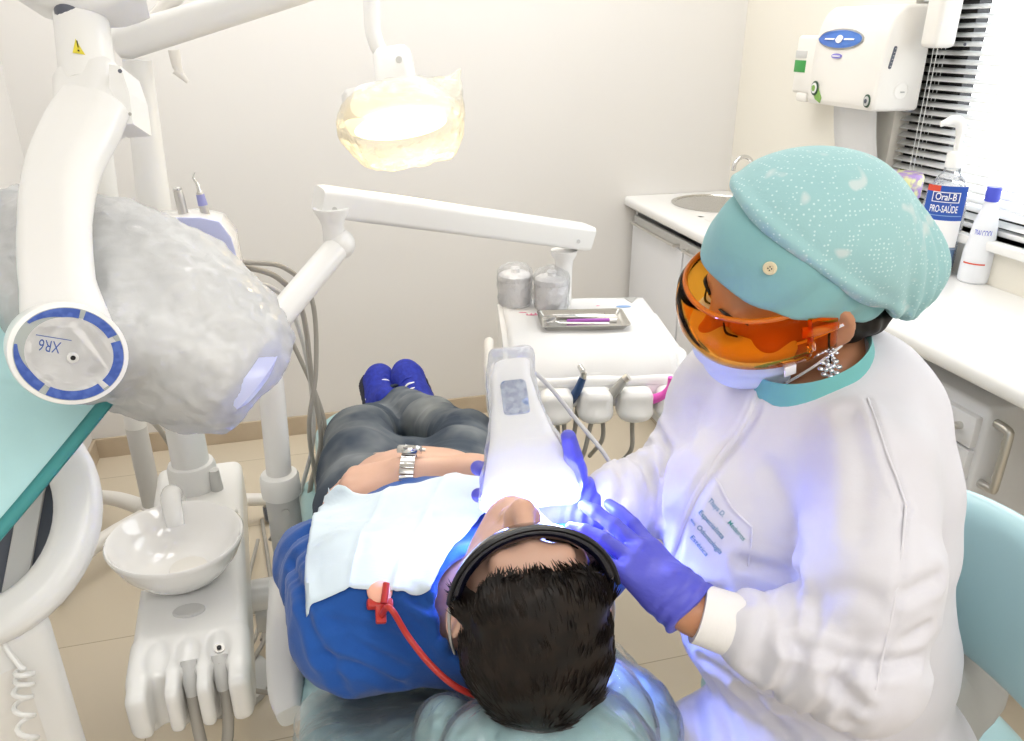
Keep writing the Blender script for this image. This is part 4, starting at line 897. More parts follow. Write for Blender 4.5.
S = SDF(); s0 = v3(.15, 1.30, .47); S.box(s0+v3(0, .17, .0), (.23, .24, .045), rd=.04); S.chain([v3(.15, 1.5, .47), v3(.15, 2.12, .40)], [.06, .05], k=.05); S.box((.15, 1.80, .42), (.19, .36, .04), frame((0, .12, 1)), rd=.035, k=.06); S.ell((.15, 2.15, .41), (.16, .08, .05), k=.04)
sdf_obj('seat', S, .008, M['vinyl'], ch, smooth=2)
# headrest: two cushions under the head
hd_c = v3(.185, .545, .80)
S = SDF(); S.ell(hd_c+v3(-.004, -.01, 0), (.105, .085, .052), frame((0, -.25, 1)), k=.02); S.ell(hd_c+v3(-.06, 0, .012), (.05, .075, .045), k=.03); S.ell(hd_c+v3(.055, 0, .012), (.05, .075, .045), k=.03)
sdf_obj('headrest', S, .005, M['vinyl'], ch, smooth=2)
S.inflate(.005); sdf_obj('headrest_film', S, .005, M['wrapf'], ch, smooth=1, disp=lambda V, N: .004*nz(V, 22, 2)+.003*nz(V, 55, 5))
for wc_, wr_ in ((hd_c+v3(.10, .065, -.025), (.04, .075, .055)), (hd_c+v3(-.09, .07, -.03), (.04, .07, .05))):
    S = SDF(); S.ell(wc_, wr_, k=.02)
    sdf_obj('headrest_wing', S, .005, M['vinyl'], ch, smooth=2); S.inflate(.004); sdf_obj('headrest_film', S, .005, M['wrapf'], ch, smooth=1, disp=lambda V, N: .004*nz(V, 25, 3)+.002*nz(V, 60, 5))
MB().box((.17, .66, .745), (.09, .16, .02), frame((0, -.35, 1)), bev=.006).build('headrest_bracket', M['sat'], ch)
band(MB(), [P(286, 585, 1.28), P(285, 640, 1.19), P(287, 690, 1.10), P(291, 716, 1.06)], [.052, .055, .05, .035], [.05, .05, .045, .03], (0, -1, .4), smooth=4, r=.35).build('side_bracket', M['lgrey'], ch, fix=True)
MB().box((.15, 1.25, .40), (.30, .50, .07), bev=.02).build('seat_frame', M['lgrey'], ch)
MB().lathe([(.10, .05), (.10, .30), (.13, .36), (.13, .38)], (.15, 1.35, 0), n=28).build('lift_column', M['lgrey'], ch)
MB().prism(rrect(.44, .62, .12), .05, (.15, 1.35, 0), bev=.012).build('base_plate', M['lgrey'], ch)
for i, pts in enumerate(([(262, 520), (268, 560), (272, 600), (262, 640)], [(258, 540), (248, 590), (266, 630), (250, 665)], [(266, 600), (254, 640), (240, 650)], [(250, 690), (275, 693), (290, 690)])):
    o = MB().tube([PZ(u, v, .02+.012*i) for u, v in pts], .006, 10, 6).build('floor_cable', M['hose']); tag(o, 'grey cable lying on the floor between spittoon unit and chair', 'cable', 'cables on the floor by the chair')
# ------------------------------------------------------------------ stool
sl = thing('operator_stool', 'teal operator stool with a big curved backrest, under the seated dentist', 'stool', (.72, .66, 0))
sc_ = v3(.755, .69, .50)
S = SDF(); S.box(sc_, (.20, .20, .035), rd=.033); S.ell(sc_+v3(0, 0, .005), (.215, .215, .045), k=.04); sdf_obj('seat', S, .007, M['teal'], sl, smooth=2)
bk = [P(985, 500, .98), P(1005, 590, .90), P(1006, 650, .86)]
S = SDF()
bcx = P(1012, 585, .94); Rs_ = frame(norm(v3(-.80, -.60, .10)), v3(.60, -.80, 0))
bc_ = v3(.845, .60, .815)
for t in np.linspace(-1, 1, 15):
    xx = -.055*t*t; yy = .21*t; hh = .095*(1-abs(t)**4*.45); S.cap(bc_+v3(xx, yy, -hh), bc_+v3(xx-.004, yy, hh+.02*0), .024, .024, .02)
sdf_obj('backrest', S, .006, M['teal'], sl, smooth=10)
band(MB(), [P(985, 640, 1.14), P(975, 690, 1.12), P(950, 722, 1.09), P(918, 775, 1.06)], [.07, .085, .09, .08], .035, (-.5, -.8, .2), smooth=4).build('back_bracket', M['grey'], sl, fix=True)
MB().lathe([(.03, .06), (.03, .30), (.022, .30), (.022, .46)], (sc_[0], sc_[1], 0), n=20).build('gas_column', M['sat'], sl)
for k_ in range(5):
    a = 2*PI*k_/5+.3; e = v3(sc_[0]+.27*math.cos(a), sc_[1]+.27*math.sin(a), .075)
    MB().tube([(sc_[0], sc_[1], .10), e], [.024, .016], 12).build('leg', M['lgrey'], sl); MB().sphere((e[0], e[1], .032), (.02, .032, .032)).build('castor', M['dgrey'], sl)
# ------------------------------------------------------------------ people: shared head and hand anatomy
def head_frame(Fv, U): 
    Fv = norm(Fv); U = np.asarray(U, float); U = norm(U-Fv*(U@Fv)); X = np.cross(U, Fv)*1.0
    X = np.cross(Fv, U)*-1.0
    return np.stack([X, Fv, U], 1)
def head(S, c, R, s=1.0, jaw=1.0, cr=1.0, ey=0.0):
    L = lambda x, y, z: c+R@(v3(x, y, z)*s)
    E = lambda p, r, k, op='u': S.ell(L(*p), v3(r)*s, R, k*s, op)
    E((0, -.015*cr, .035), (.074, .095*cr, .082*cr), .02); E((0, .03, -.03), (.062, .062, .085), .03)
    for q in (-1, 1):
        S.cap(L(q*.052*jaw, -.005, -.055), L(q*.008, .064, -.098), .020*s, .019*s, .03*s)
        E((q*.045, .055, -.018), (.021, .019, .017), .02)
    S.cap(L(-.032, .080, .022), L(.032, .080, .022), .012*s, .012*s, .018*s)
    E((0, .078, -.095), (.018, .014, .014), .015)
    for q in (-1, 1): E((q*.031, .096, .003), (.016, .012, .010), .010, 's')
    for q in (-1, 1): E((q*.031, .079, .002), (.0145, .0135, .012), .004); S.cap(L(q*.019, .0905, .0005), L(q*.043, .085, .0005), .0014*s, .0014*s, .002*s, 's')
    S.cap(L(0, .089, .014), L(0, .108, -.024), .008*s, .0115*s, .014*s); E((0, .111, -.028), (.0125, .011, .0105), .008)
    for q in (-1, 1): E((q*.0125, .099, -.032), (.0085, .0115, .0085), .007); E((q*.0062, .106, -.040), (.0038, .006, .004), .003, 's')
    E((0, .090, -.0545), (.022, .011, .006), .006); E((0, .088, -.0665), (.019, .011, .0075), .006); S.cap(L(-.02, .097, -.0605), L(.02, .097, -.0605), .0016*s, .0016*s, .003*s, 's')
    for q in (-1, 1):
        Re = R@np.array([[math.cos(q*.45), -math.sin(q*.45), 0], [math.sin(q*.45), math.cos(q*.45), 0], [0, 0, 1]])
        S.ell(L(q*.079, -.014+ey, -.004), v3(.0075, .020, .031)*s, Re, .008*s); S.ell(L(q*.073, -.006+ey, -.034), v3(.007, .010, .009)*s, Re, .008*s)
        S.ell(L(q*.0855, -.011+ey, .0), v3(.006, .012, .020)*s, Re, .005*s, 's'); S.ell(L(q*.081, -.018+ey, -.012), v3(.003, .007, .010)*s, Re, .004*s)
    return L
def rotv(v, ax, a): ax = norm(ax); return v*math.cos(a)+np.cross(ax, v)*math.sin(a)+ax*(ax@v)*(1-math.cos(a))
def hand(S, o, xd, nd, side, curls, thumb, spread=(.10, .03, -.05, -.13), s=1.0, infl=0.0, kp=.014):
    """o wrist, xd towards the fingers, nd the way the palm faces, side +1/-1 picks the thumb side; curls per finger in degrees"""
    x = norm(xd); z = norm(nd-x*(np.asarray(nd, float)@x)); y = side*np.cross(z, x)
    L = lambda a, b, c_: o+(x*a+y*b+z*c_)*s
    kn = [(.086, .030, 0), (.091, .010, -.003), (.087, -.011, -.002), (.078, -.030, .002)]
    ln = [(.042, .026, .021), (.047, .030, .022), (.043, .028, .021), (.033, .021, .019)]
    rr = [(.0098, .0088, .0080, .0068), (.0100, .0090, .0082, .0070), (.0096, .0087, .0079, .0068), (.0086, .0078, .0070, .0062)]
    for i in range(4):
        k = kn[i]; S.cap(L(.008, k[1]*.62, 0), L(*k), (.0145+infl)*s, (.0118+infl)*s, kp*s)
        dv = norm(x+y*spread[i]); ax = np.cross(dv, z); p = L(*k); a = 0
        for j in range(3):
            a += math.radians(curls[i][j]); q = p+rotv(dv, ax, a)*ln[i][j]*s
            S.cap(p, q, (rr[i][j]+infl)*s, (rr[i][j+1]+infl)*s, (.006 if j == 0 else .003)*s); p = q
    S.ell(L(.040, .014, .010), v3(.034, .022, .014)*s, np.stack([x, y, z], 1), .014*s); S.ell(L(.045, -.022, .008), v3(.034, .014, .012)*s, np.stack([x, y, z], 1), .014*s)
    p = L(.018, .022, .006); r_ = (.0150, .0125, .0108, .0085)
    for j, (d_, l_) in enumerate(zip(thumb, (.046, .034, .028))):
        q = p+norm(x*d_[0]+y*d_[1]+z*d_[2])*l_*s; S.cap(p, q, (r_[j]+infl)*s, (r_[j+1]+infl)*s, (.012 if j == 0 else .003)*s); p = q
    return L
def folds(V, a, b, freq, amp, rad, ph=0, t0=0, t1=1, skew=None, seed=0):
    ab = b-a; L_ = np.linalg.norm(ab); t = ((V-a)@ab)/(L_*L_); d = np.linalg.norm(V-a-np.clip(t, 0, 1)[:, None]*ab, axis=1)
    w = np.clip(1-(d-rad*.8)/(rad*.5), 0, 1)*np.clip((t-t0+.1)/.2, 0, 1)*np.clip((t1+.1-t)/.2, 0, 1)
    sk = 0 if skew is None else V@np.asarray(skew)
    f = np.sin(t*freq+ph+sk+2.2*nz(V, 9, seed)); return amp*w*(f*.6+.4*(1-np.abs(f))*2-.4)
M['skin'] = mat('skin_light', 'd9b19d', .45, spec=.4, sss=.12, bump=(140, .12, .001), col2='cda28c', cscale=14, crange=(.35, .7))
M['skint'] = mat('skin_tan', 'c08a68', .42, spec=.4, sss=.1, bump=(140, .1, .001), col2='b47d5c', cscale=12, crange=(.35, .7))
M['hair'] = mat('hair_dark', '120d0a', .5, spec=.3, col2='1e1610', cscale=60, stretch=None)
# ------------------------------------------------------------------ patient
pt = thing('person', 'patient in blue t-shirt and jeans lying back with a bib and dark glasses', 'person', (.15, 1.1, .60))
HC = v3(.192, .644, .917); HR = head_frame((.01, .15, .985), (-.08, -.98, .15)); HS = 1.02
pW, pE = v3(.112, 1.130, .822), v3(.33, 1.075, .808)
pLE, pLW, pLH = v3(-.048, 1.035, .765), v3(.11, 1.125, .785), v3(.215, 1.19, .785)
shL, shR_ = v3(.008, .80, .845), v3(.325, .825, .85)
S = SDF(); LH = head(S, HC, HR, HS, cr=.90, ey=.022)
S.chain([LH(0, -.03, -.06), LH(0, -.035, -.12), v3(.16, .775, .835)], [.056, .054, .062], k=.03)
S.ell((.15, .90, .80), (.165, .15, .095), k=.05); S.ell((.14, 1.12, .745), (.15, .17, .085), k=.05); S.ell((.135, 1.24, .695), (.155, .13, .085), k=.05)
S.chain([shL, pLE], [.052, .042], k=.04); S.chain([pLE, pLW], [.040, .028], k=.02); S.chain([shR_, pE], [.052, .043], k=.04); S.chain([pE, (pE+pW)/2, pW], [.041, .037, .030], k=.02)
hand(S, pW, v3(-1, .02, -.06), v3(.05, .15, -1), -1, [(35, 40, 25), (38, 42, 25), (40, 42, 25), (42, 40, 25)], [(.6, .45, .75), (.85, .1, .5), (.9, -.05, .3)], s=.98, kp=.016)
hand(S, pLW, v3(.85, .52, .02), v3(.05, .15, -1), 1, [(15, 25, 20)]*4, [(.6, .75, .2), (.9, .3, .2), (.95, .2, .1)], s=.95)
hpL, hpR, knL, knR, anL, anR = v3(.05, 1.24, .69), v3(.225, 1.24, .69), v3(.068, 1.57, .665), v3(.305, 1.55, .635), v3(.145, 2.03, .455), v3(.215, 2.01, .505)
S.chain([hpL, knL, anL], [.075, .050, .035], k=.04); S.chain([hpR, knR, anR], [.075, .050, .035], k=.04)
PBODY = sdf_obj('body', S, .0038, M['skin'], pt, smooth=1)
# t-shirt
S = SDF(); S.ell((.15, .895, .80), (.175, .16, .105), k=.05); S.ell((.14, 1.06, .745), (.162, .15, .092), k=.06); S.ell((.135, 1.17, .70), (.160, .09, .08), k=.05)
S.chain([v3(.155, .765, .825), shL+v3(.03, 0, 0)], [.075, .066], k=.05); S.chain([v3(.155, .765, .825), shR_-v3(.03, 0, 0)], [.075, .066], k=.05)
seL, seR = shL+(pLE-shL)*.80, shR_+(pE-shR_)*.66
S.chain([shL, seL], [.074, .062], k=.05); S.chain([shR_, seR], [.070, .061], k=.05); S.ell((.02, .78, .81), (.08, .07, .06), k=.05)
S.half(seL, pLE-shL, .004) if False else None
nk = LH(0, -.035, -.12); S.cap(nk+(nk-v3(.16, .775, .835))*.2, v3(.162, .735, .86), .062, .067, .008, 's')
Vc, Qc = S.mesh(.012); cbs = BVHTree.FromPolygons([tuple(p) for p in Vc], [tuple(int(k_) for k_ in q) for q in Qc]); SCR = []
for px_ in ([(330, 622), (375, 632), (430, 650)], [(322, 655), (370, 672), (410, 690)], [(400, 612), (425, 632), (445, 640)], [(300, 590), (318, 640), (345, 690)], [(415, 598), (440, 612), (452, 622)], [(290, 560), (305, 600)], [(350, 640), (400, 668)]):
    ln_ = [cbs.ray_cast(Vector(CAM), Vector(norm(ray(p[0], p[1]))), 3)[0] for p in spline([(u, v, 0) for u, v in px_], [1]*len(px_), 4)[0]]
    ln_ = [np.array(p) for p in ln_ if p is not None]
    if len(ln_) > 1: SCR.append(ln_)
def dsh(V, N):
    d = .005*nz(V, 9, 3)+.003*nz(V, 20, 7)+.003*np.abs(nz(V@np.diag([1.6, .7, 1]), 24, 9))
    d += folds(V, v3(.10, .70, .86), v3(-.05, 1.0, .80), 30, .0035, .13, seed=4, skew=(40, 0, 0))
    d += folds(V, shL, seL, 22, .003, .08, seed=2)
    for pl in SCR:
        best = np.full(len(V), 9.0)
        for a, b in zip(pl[:-1], pl[1:]):
            ab = b-a; t = np.clip(((V-a)@ab)/(ab@ab+1e-9), 0, 1); best = np.minimum(best, np.linalg.norm(V-a-t[:, None]*ab, axis=1))
        d -= .0045*(np.exp(-(best/.007)**2)-.5*np.exp(-((best-.014)/.007)**2))
    return d
M['tee'] = mat('blue_jersey', '2558a8', .85, spec=.25, sheen=.2, bump=(420, .3, .001), bump2=(26, .25, .006), col2='204e98', cscale=8)
SHIRT = sdf_obj('t_shirt', S, .0055, M['tee'], pt, smooth=1, disp=dsh)
# neck band of the shirt
nb = []
na = norm(nk-v3(.16, .775, .835)); Rn = frame(na, (1, 0, 0)); ncen = v3(.160, .752, .852)
ring = [ncen+Rn@v3(.070*math.cos(a), .068*math.sin(a), .004*math.sin(2*a)) for a in np.linspace(0, 2*PI, 41)[:-1]]
# jeans
S = SDF(); S.ell((.135, 1.22, .700), (.172, .12, .095), k=.05); S.ell((.15, 1.38, .655), (.10, .14, .075), k=.05)
S.chain([hpL, (hpL+knL)/2, knL, (knL+anL)/2, anL+v3(0, -.005, .012)], [.090, .082, .070, .064, .058], k=.03)
S.chain([hpR, (hpR+knR)/2, knR, (knR+anR)/2, anR+v3(0, -.005, .012)], [.090, .080, .066, .064, .060], k=.03)
def dj(V, N):
    d = .004*nz(V, 10, 1)+.002*nz(V, 26, 4)
    for a, b, f in ((hpL, knL, 16), (knL, anL, 34), (hpR, knR, 20), (knR, anR, 34)): d += folds(V, a, b, f, .0045, .10, seed=f, skew=(14, 0, 0))
    return d
M['denim'] = mat('worn_denim', '4a535f', .9, spec=.15, bump=(500, .3, .001), col2='8f9496', cscale=7, cdetail=3, crange=(.42, .75), bump2=(30, .2, .004))
sdf_obj('jeans', S, .006, M['denim'], pt, smooth=1, disp=dj)
M['denimd'] = mat('denim_hem', '2c3545', .9)
for a, d_ in ((anL, anL-knL), (anR, anR-knR)):
    d_ = norm(d_); e = a+v3(0, -.005, .012)+d_*.045; MB().tube([e-d_*.012, e+d_*.010], [.060, .061], 24, cap=False).build('hem', M['denimd'], pt, thick=.004)
# sneakers
M['shoe'] = mat('royal_blue_mesh', '2434a8', .75, bump=(300, .5, .002), col2='1d2b92', cscale=90); M['sole'] = mat('dark_rubber', '2b2c3a', .8)
def shoe(heel, toe, upv, label):
    y = norm(toe-heel); z = norm(upv-y*(upv@y)); x = np.cross(y, z); R = np.stack([x, y, z], 1); L_ = np.linalg.norm(toe-heel); Q = lambda a, b, c_: heel+R@v3(a, b*L_, c_)
    S = SDF(); S.chain([Q(0, .10, .035), Q(0, .45, .034), Q(.004, .80, .026), Q(.006, .90, .022)], [.036, .038, .043, .034], k=.03); S.chain([Q(0, .12, .04), Q(0, .20, .09)], [.036, .036], k=.03); S.chain([Q(0, .30, .07), Q(0, .6, .05)], [.03, .03], k=.03)
    S.half(Q(0, 0, .004), -z, .004)
    o = sdf_obj('sneaker', S, .004, M['shoe'], pt, smooth=1, label=label)
    ol = [(-.030, .0), (-.038, .12), (-.036, .4), (-.042, .65), (-.044, .80), (-.034, .94), (-.010, 1.005), (.022, .99), (.042, .88), (.046, .75), (.040, .45), (.038, .15), (.030, 0), (.0, -.03)]
    ol = [(p[0], p[1]) for p in spline([(a*1.06, b*L_, 0) for a, b in ol+ol[:1]], [1]*15, 6)[0]][:-1]
    ol2 = [(a*(1+.035*(i % 2)), b+.002*(i % 2)) for i, (a, b) in enumerate(ol)]
    MB().prism(ol2, .026, Q(0, 0, -.016), R, bev=.002).build('sole', M['sole'], o, fix=True)
    for k_ in range(4):
        b = .40+.085*k_; MB().tube([Q(-.016, b, .104-.040*b), Q(.0, b+.012, .112-.043*b), Q(.016, b, .104-.040*b)], .0034, 8, 3).build('lace', M['wprint'] if k_ < 3 else M['shoe'], o)
    MB().box(Q(-.043, .5, .03), (.003, .05, .007), R, bev=.001).build('shoe_logo', M['wprint'], o)
shoe(P(378, 426, 2.28), P(375, 375, 2.38), v3(.30, -.62, .70), 'royal blue sneaker on the leg nearer the spittoon')
shoe(P(438, 433, 2.24), P(402, 369, 2.34), v3(-.28, -.72, .62), 'royal blue sneaker with its dark sole edge showing')
# watch
wc = pW+(pE-pW)*.045; wax = norm(pE-pW); Rw_ = frame(wax, v3(0, 0, 1)); M['watch'] = M['chrome']
wt_ = thing('wrist_watch', 'steel bracelet watch on the wrist of the patient lying back', 'watch', wc)
for k_ in range(22):
    a = 2*PI*k_/22; c_ = wc+Rw_@v3(.0355*math.cos(a), .0355*math.sin(a), 0); r_ = Rw_@v3(math.cos(a), math.sin(a), 0); tg = np.cross(wax, r_)
    lk = MB().box(c_, (.0035, .0092, .024), np.stack([r_, tg, wax], 1), bev=.0012).build('bracelet_link', M['sat'] if k_ % 2 else M['chrome'], wt_)
wcn = norm(v3(-.10, .55, .83)-wax*(v3(-.10, .55, .83)@wax)); wtp = wc+wcn*.0400; Rf = frame(wcn, wax)
MB().lathe([(.0205, -.004), (.0215, 0), (.0215, .006), (.0195, .009), (.0175, .0085), (0, .008)], wtp, Rf, 32).build('watch_case', M['chrome'], wt_)
MB().lathe([(0, .0088), (.0165, .0088), (.0165, .0075)], wtp, Rf, 32).build('dial', M['lgrey'], wt_)
MB().tube([wtp+Rf@v3(0, 0, .0095), wtp+Rf@v3(.011, .004, .0095)], .0007, 6).build('hand', M['black'], wt_); MB().tube([wtp+Rf@v3(0, 0, .0095), wtp+Rf@v3(-.004, .012, .0095)], .0006, 6).build('hand', M['black'], wt_)
MB().lathe([(0, 0), (.003, 0), (.003, .005), (0, .005)], wtp+Rf@v3(.021, 0, .003), frame(Rf[:, 0]), 12).build('crown', M['sat'], wt_)
# hair: scalp volume plus combed strands
S = SDF(); S.ell(LH(0, -.012, .034), v3(.0785, .090, .080)*HS, HR, .02); S.ell(LH(0, -.045, -.02), v3(.074, .052, .06)*HS, HR, .03)
S.ell(LH(0, .052, .064), v3(.066, .042, .036)*HS, HR, .02)
S.ell(LH(0, .118, .006), v3(.10, .066, .068)*HS, HR, .012, 's')
for q in (-1, 1): S.ell(LH(q*.085, .008, -.010), v3(.030, .026, .040)*HS, HR, .012, 's'); S.cap(LH(q*.071, .034, .035), LH(q*.070, .036, -.008), .012*HS, .007*HS, .01)
S.half(LH(0, 0, -.07), HR@v3(0, .25, -1), .01)
HAIR = sdf_obj('hair', S, .004, M['hair'], pt, smooth=1, disp=lambda V, N: .003*nz(V, 40, 2))
hb = bvh(HAIR); me = HAIR.data; fa = [(p.center.copy(), p.normal.copy(), p.area) for p in me.polygons]
wts = np.array([a[2] for a in fa]); pick = rng.choice(len(fa), 11000, p=wts/wts.sum()); mb = MB(); whorl = LH(.01, -.075, .095)
for ii in pick:
    c_, n_ = np.array(fa[ii][0]), np.array(fa[ii][1]); l = (c_-HC)@HR/HS
    if l[1] > .072 and l[2] < .062: continue
    d = c_-whorl; d = norm(d-n_*(d@n_))+rng.normal(0, .13, 3); 
    if l[1] > .02: d = d+HR@v3(.35, .3, .1)
    d = norm(d-n_*(d@n_)); ln_ = rng.uniform(.012, .022)*(1 if l[2] > .0 else .6); up_ = rng.uniform(.0, .13)
    p = c_-n_*.002; pp = [p, p+d*ln_*.35+n_*ln_*up_*.6, p+d*ln_*.7+n_*ln_*up_*.85, p+d*ln_+n_*ln_*up_*.75]
    s_ = np.cross(d, n_); r_ = (.0011, .0010, .0007, .0001); V = []
    for q, rr_ in zip(pp, r_): V += [q+s_*rr_, q-s_*rr_*.5+n_*rr_*.8, q-s_*rr_*.5-n_*rr_*.8]
    mb.add(V, [(i*3+k, i*3+(k+1) % 3, i*3+3+(k+1) % 3, i*3+3+k) for i in range(3) for k in range(3)])
st_ = mb.build('hair_strands', M['hair'], pt, smooth=False); st_['kind'] = 'stuff'
# eyebrows (behind the glasses)
for q in (-1, 1): MB().tube([LH(q*.016, .0945, .014), LH(q*.032, .093, .018), LH(q*.050, .079, .013)], [.0025, .003, .0012], 8, 4, sq=(1, .5)).build('eyebrow', M['hair'], pt)
# dark wrap glasses
gl = thing('safety_glasses', 'dark wraparound glasses with silver temples worn by the patient', 'glasses', LH(0, .11, .0))
M['darklens'] = mat('dark_lens', '0d0d1c', .12, coat=.5)
def arcpt(a, z, o=0): return LH((.077+o)*math.sin(a), .016+(.086+o)*math.cos(a)**.8 if math.cos(a) > 0 else .018, z)
rows = []
for z, o in ((-.012, -.003), (-.003, .003), (.009, .008), (.020, .011), (.028, .012)):
    rows.append([arcpt(a, z+.004*abs(math.sin(a)), o) for a in np.linspace(-1.35, 1.35, 44)])
MB().grid(rows).build('lens_shield', M['darklens'], gl, thick=.003)
MB().tube([arcpt(a, .028+.004*abs(math.sin(a)), .0125) for a in np.linspace(-1.36, 1.36, 40)], .0032, 8).build('brow_bar', M['black'], gl)
rows = [[arcpt(a, .0285+.004*abs(math.sin(a)), o) for a in np.linspace(-1.30, 1.30, 40)] for o in (.0125, .007, .0025)]
MB().grid(rows).build('brow_guard', M['darklens'], gl, thick=.003)
for q in (-1, 1): MB().tube([arcpt(q*1.34, .014, .008), LH(q*.087, .018, .014), LH(q*.087, -.005, .016), LH(q*.083, -.03, .004)], [.0034, .003, .0028, .0025], 8, 4, sq=(.6, 1.5)).build('temple', M['grey'], gl, label='silver grey temple arm')
# bib
def drop(x, y, trees, z0=1.2):
    b = None
    for t in trees:
        h = t.ray_cast(Vector((x, y, z0)), Vector((0, 0, -1)), .8)
        if h[0] is not None and (b is None or h[0].z > b): b = h[0].z
    return b
trees = [bvh(SHIRT), bvh(PBODY)]; tre1 = [trees[0]]
bq = np.array([PZ(319, 491, .79), PZ(306, 613, .885), PZ(430, 592, .90), PZ(520, 494, .86)])
nu, nv = 56, 56; Gx = np.zeros((nu, nv, 3))
for i in range(nu):
    for j in range(nv):
        u, w_ = i/(nu-1), j/(nv-1); p = (1-u)*(1-w_)*bq[0]+(1-u)*w_*bq[1]+u*w_*bq[2]+u*(1-w_)*bq[3]; p = p-v3(0, .065*math.sin(PI*min(max((u-.02)/.7, 0), 1))*(1-w_), 0); z = drop(p[0], p[1], trees if p[1] > .98 else tre1)
        Gx[i, j] = (p[0], p[1], p[2]-.02 if z is None else max(z, p[2]-.09))
for _ in range(14):
    A = Gx[:, :, 2].copy(); A[1:-1] = .25*Gx[:-2, :, 2]+.5*Gx[1:-1, :, 2]+.25*Gx[2:, :, 2]; B = A.copy(); B[:, 1:-1] = .25*A[:, :-2]+.5*A[:, 1:-1]+.25*A[:, 2:]; Gx[:, :, 2] = np.maximum(B, Gx[:, :, 2]-.004)
for i in range(nu):
    for j in range(nv):
        u, w_ = i/(nu-1), j/(nv-1); zz = drop(Gx[i, j, 0], Gx[i, j, 1], trees if Gx[i, j, 1] > .98 else tre1); Gx[i, j, 2] = Gx[i, j, 2] if zz is None else max(Gx[i, j, 2], zz); Gx[i, j, 2] += .007+.003*math.exp(-((u-.36)/.02)**2)+.003*math.exp(-((u-.70)/.02)**2)+.002*math.sin(9*u+4*w_)+.003*math.exp(-((w_-.5)/.03)**2)
M['bib'] = mat('pale_blue_bib', 'dcebf6', .8, spec=.2, bump=(150, .2, .001), stretch=(1, 6, 1))
bib = MB().grid(Gx).build('bib', M['bib'], None, thick=.0008); tag(bib, 'pale blue paper bib spread over the chest of the lying patient', 'bib')
tb_ = trees+[bvh(bib)]
ck = PZ(379, 600, .90); ck = v3(ck[0], ck[1], drop(ck[0], ck[1], tb_)+.004)
cl = thing('bib_clip', 'red bib clip with a red cord running behind the head of the patient', 'clip', ck)
M['redp'] = mat('red_plastic', 'b8342c', .35); M['salmon'] = mat('salmon_plastic', 'f0b49a', .35)
cdv = norm(v3(.02, .5, .05)); Rcl = frame(norm(v3(.15, -.35, .9)), cdv)
MB().sphere(ck+Rcl@v3(.012, 0, .007), (.017, .015, .008), Rcl).build('jaw', M['salmon'], cl)
MB().box(ck+Rcl@v3(-.003, 0, .004), (.012, .030, .010), Rcl, bev=.003).build('spring', M['redp'], cl); MB().box(ck+Rcl@v3(-.018, 0, .007), (.022, .012, .006), Rcl, bev=.002).build('lever', M['redp'], cl); MB().tube([ck+Rcl@v3(-.008, -.003, .014), ck+Rcl@v3(.014, -.006, .020)], .004, 10).build('pin', M['redp'], cl)
cp = [ck+Rcl@v3(-.02, 0, .004)]
for u, v, z in ((390, 612, .91), (408, 640, .88), (430, 668, .86), (455, 690, .84), (480, 701, .82), (500, 704, .81)):
    q = PZ(u, v, z); zz = drop(q[0], q[1], [trees[0]]); cp.append(v3(q[0], q[1], (z if zz is None else min(max(zz, z-.05), z+.05))+.006))
MB().tube(cp, .0036, 10, 6).build('cord', M['redp'], cl)
# ------------------------------------------------------------------ dentist
dt = thing('person', 'seated dentist in white coat, teal cap, orange goggles and blue gloves leaning over', 'person', (.66, .70, .50))
DC = v3(.535, .751, 1.229); DR = head_frame((-.941, .134, -.312), (-.339, -.319, .885)); DS = .97
tilt = 0; ct_, s_t = math.cos(tilt), math.sin(tilt)
DR = DR @ np.array([[ct_, 0, s_t], [0, 1, 0], [-s_t, 0, ct_]])
dshL, dshR = P(872, 462, .86), v3(.53, .89, 1.045)+RT*.014-UP*.012
delL, dwrL = P(862, 668, .82), P(694, 612, .84)
delR, dwrR = v3(.478, .842, .915), P(587, 507, 1.022)
pel, wai, che, nkb = v3(.70, .70, .56), v3(.675, .705, .72), v3(.61, .725, .93), v3(.615, .75, 1.085)
S = SDF(); LD_ = head(S, DC, DR, DS, jaw=.94)
S.chain([LD_(0, -.025, -.06), LD_(0, -.04, -.12), nkb], [.052, .048, .060], k=.03)
S.ell(che, (.105, .15, .15), k=.05); S.ell(wai, (.10, .14, .14), k=.05); S.ell(pel, (.13, .16, .10), k=.05)
S.chain([nkb, dshL], [.05, .045], k=.05); S.chain([nkb, dshR], [.05, .045], k=.05)
S.chain([dshL, delL, dwrL], [.042, .034, .026], k=.03); S.chain([dshR, delR, dwrR], [.042, .034, .026], k=.03)
kL, kR = P(800, 850, .98), P(712, 775, 1.06)
S.chain([pel+v3(0, -.09, 0), kL], [.075, .055], k=.05); S.chain([pel+v3(0, .06, 0), kR], [.075, .055], k=.05)
S.chain([kL, v3(.56, .40, .12)], [.05, .035], k=.03); S.chain([kR, v3(.50, .60, .12)], [.05, .035], k=.03)
fl = dict(xd=None)
xL = norm(P(574, 496, .93)-dwrL); nL = norm(.6*ray(640, 570)+v3(-.6, 0, -.5))
LSP = (.24, .08, -.08, -.24); LC = [(2, 8, 8), (4, 10, 8), (8, 14, 10), (14, 18, 12)]; LT = [(.75, .25, .6), (.85, .0, .50), (.9, -.05, .4)]
hand(S, dwrL, xL, nL, 1, LC, LT, LSP, s=.95, infl=-.0028)
xR = norm(-RT*.95+FW*.10+UP*.24); nR = norm(-FW+RT*.22); RSP = (.34, .08, -.16, -.38)
RC = [(4, 66, 50), (2, 66, 50), (2, 66, 50), (5, 62, 50)]; RTH = [(.12, .40, .9), (.30, .62, .70), (.40, .75, .5)]
hand(S, dwrR, xR, nR, -1, RC, RTH, RSP, s=1.0, infl=-.0028)
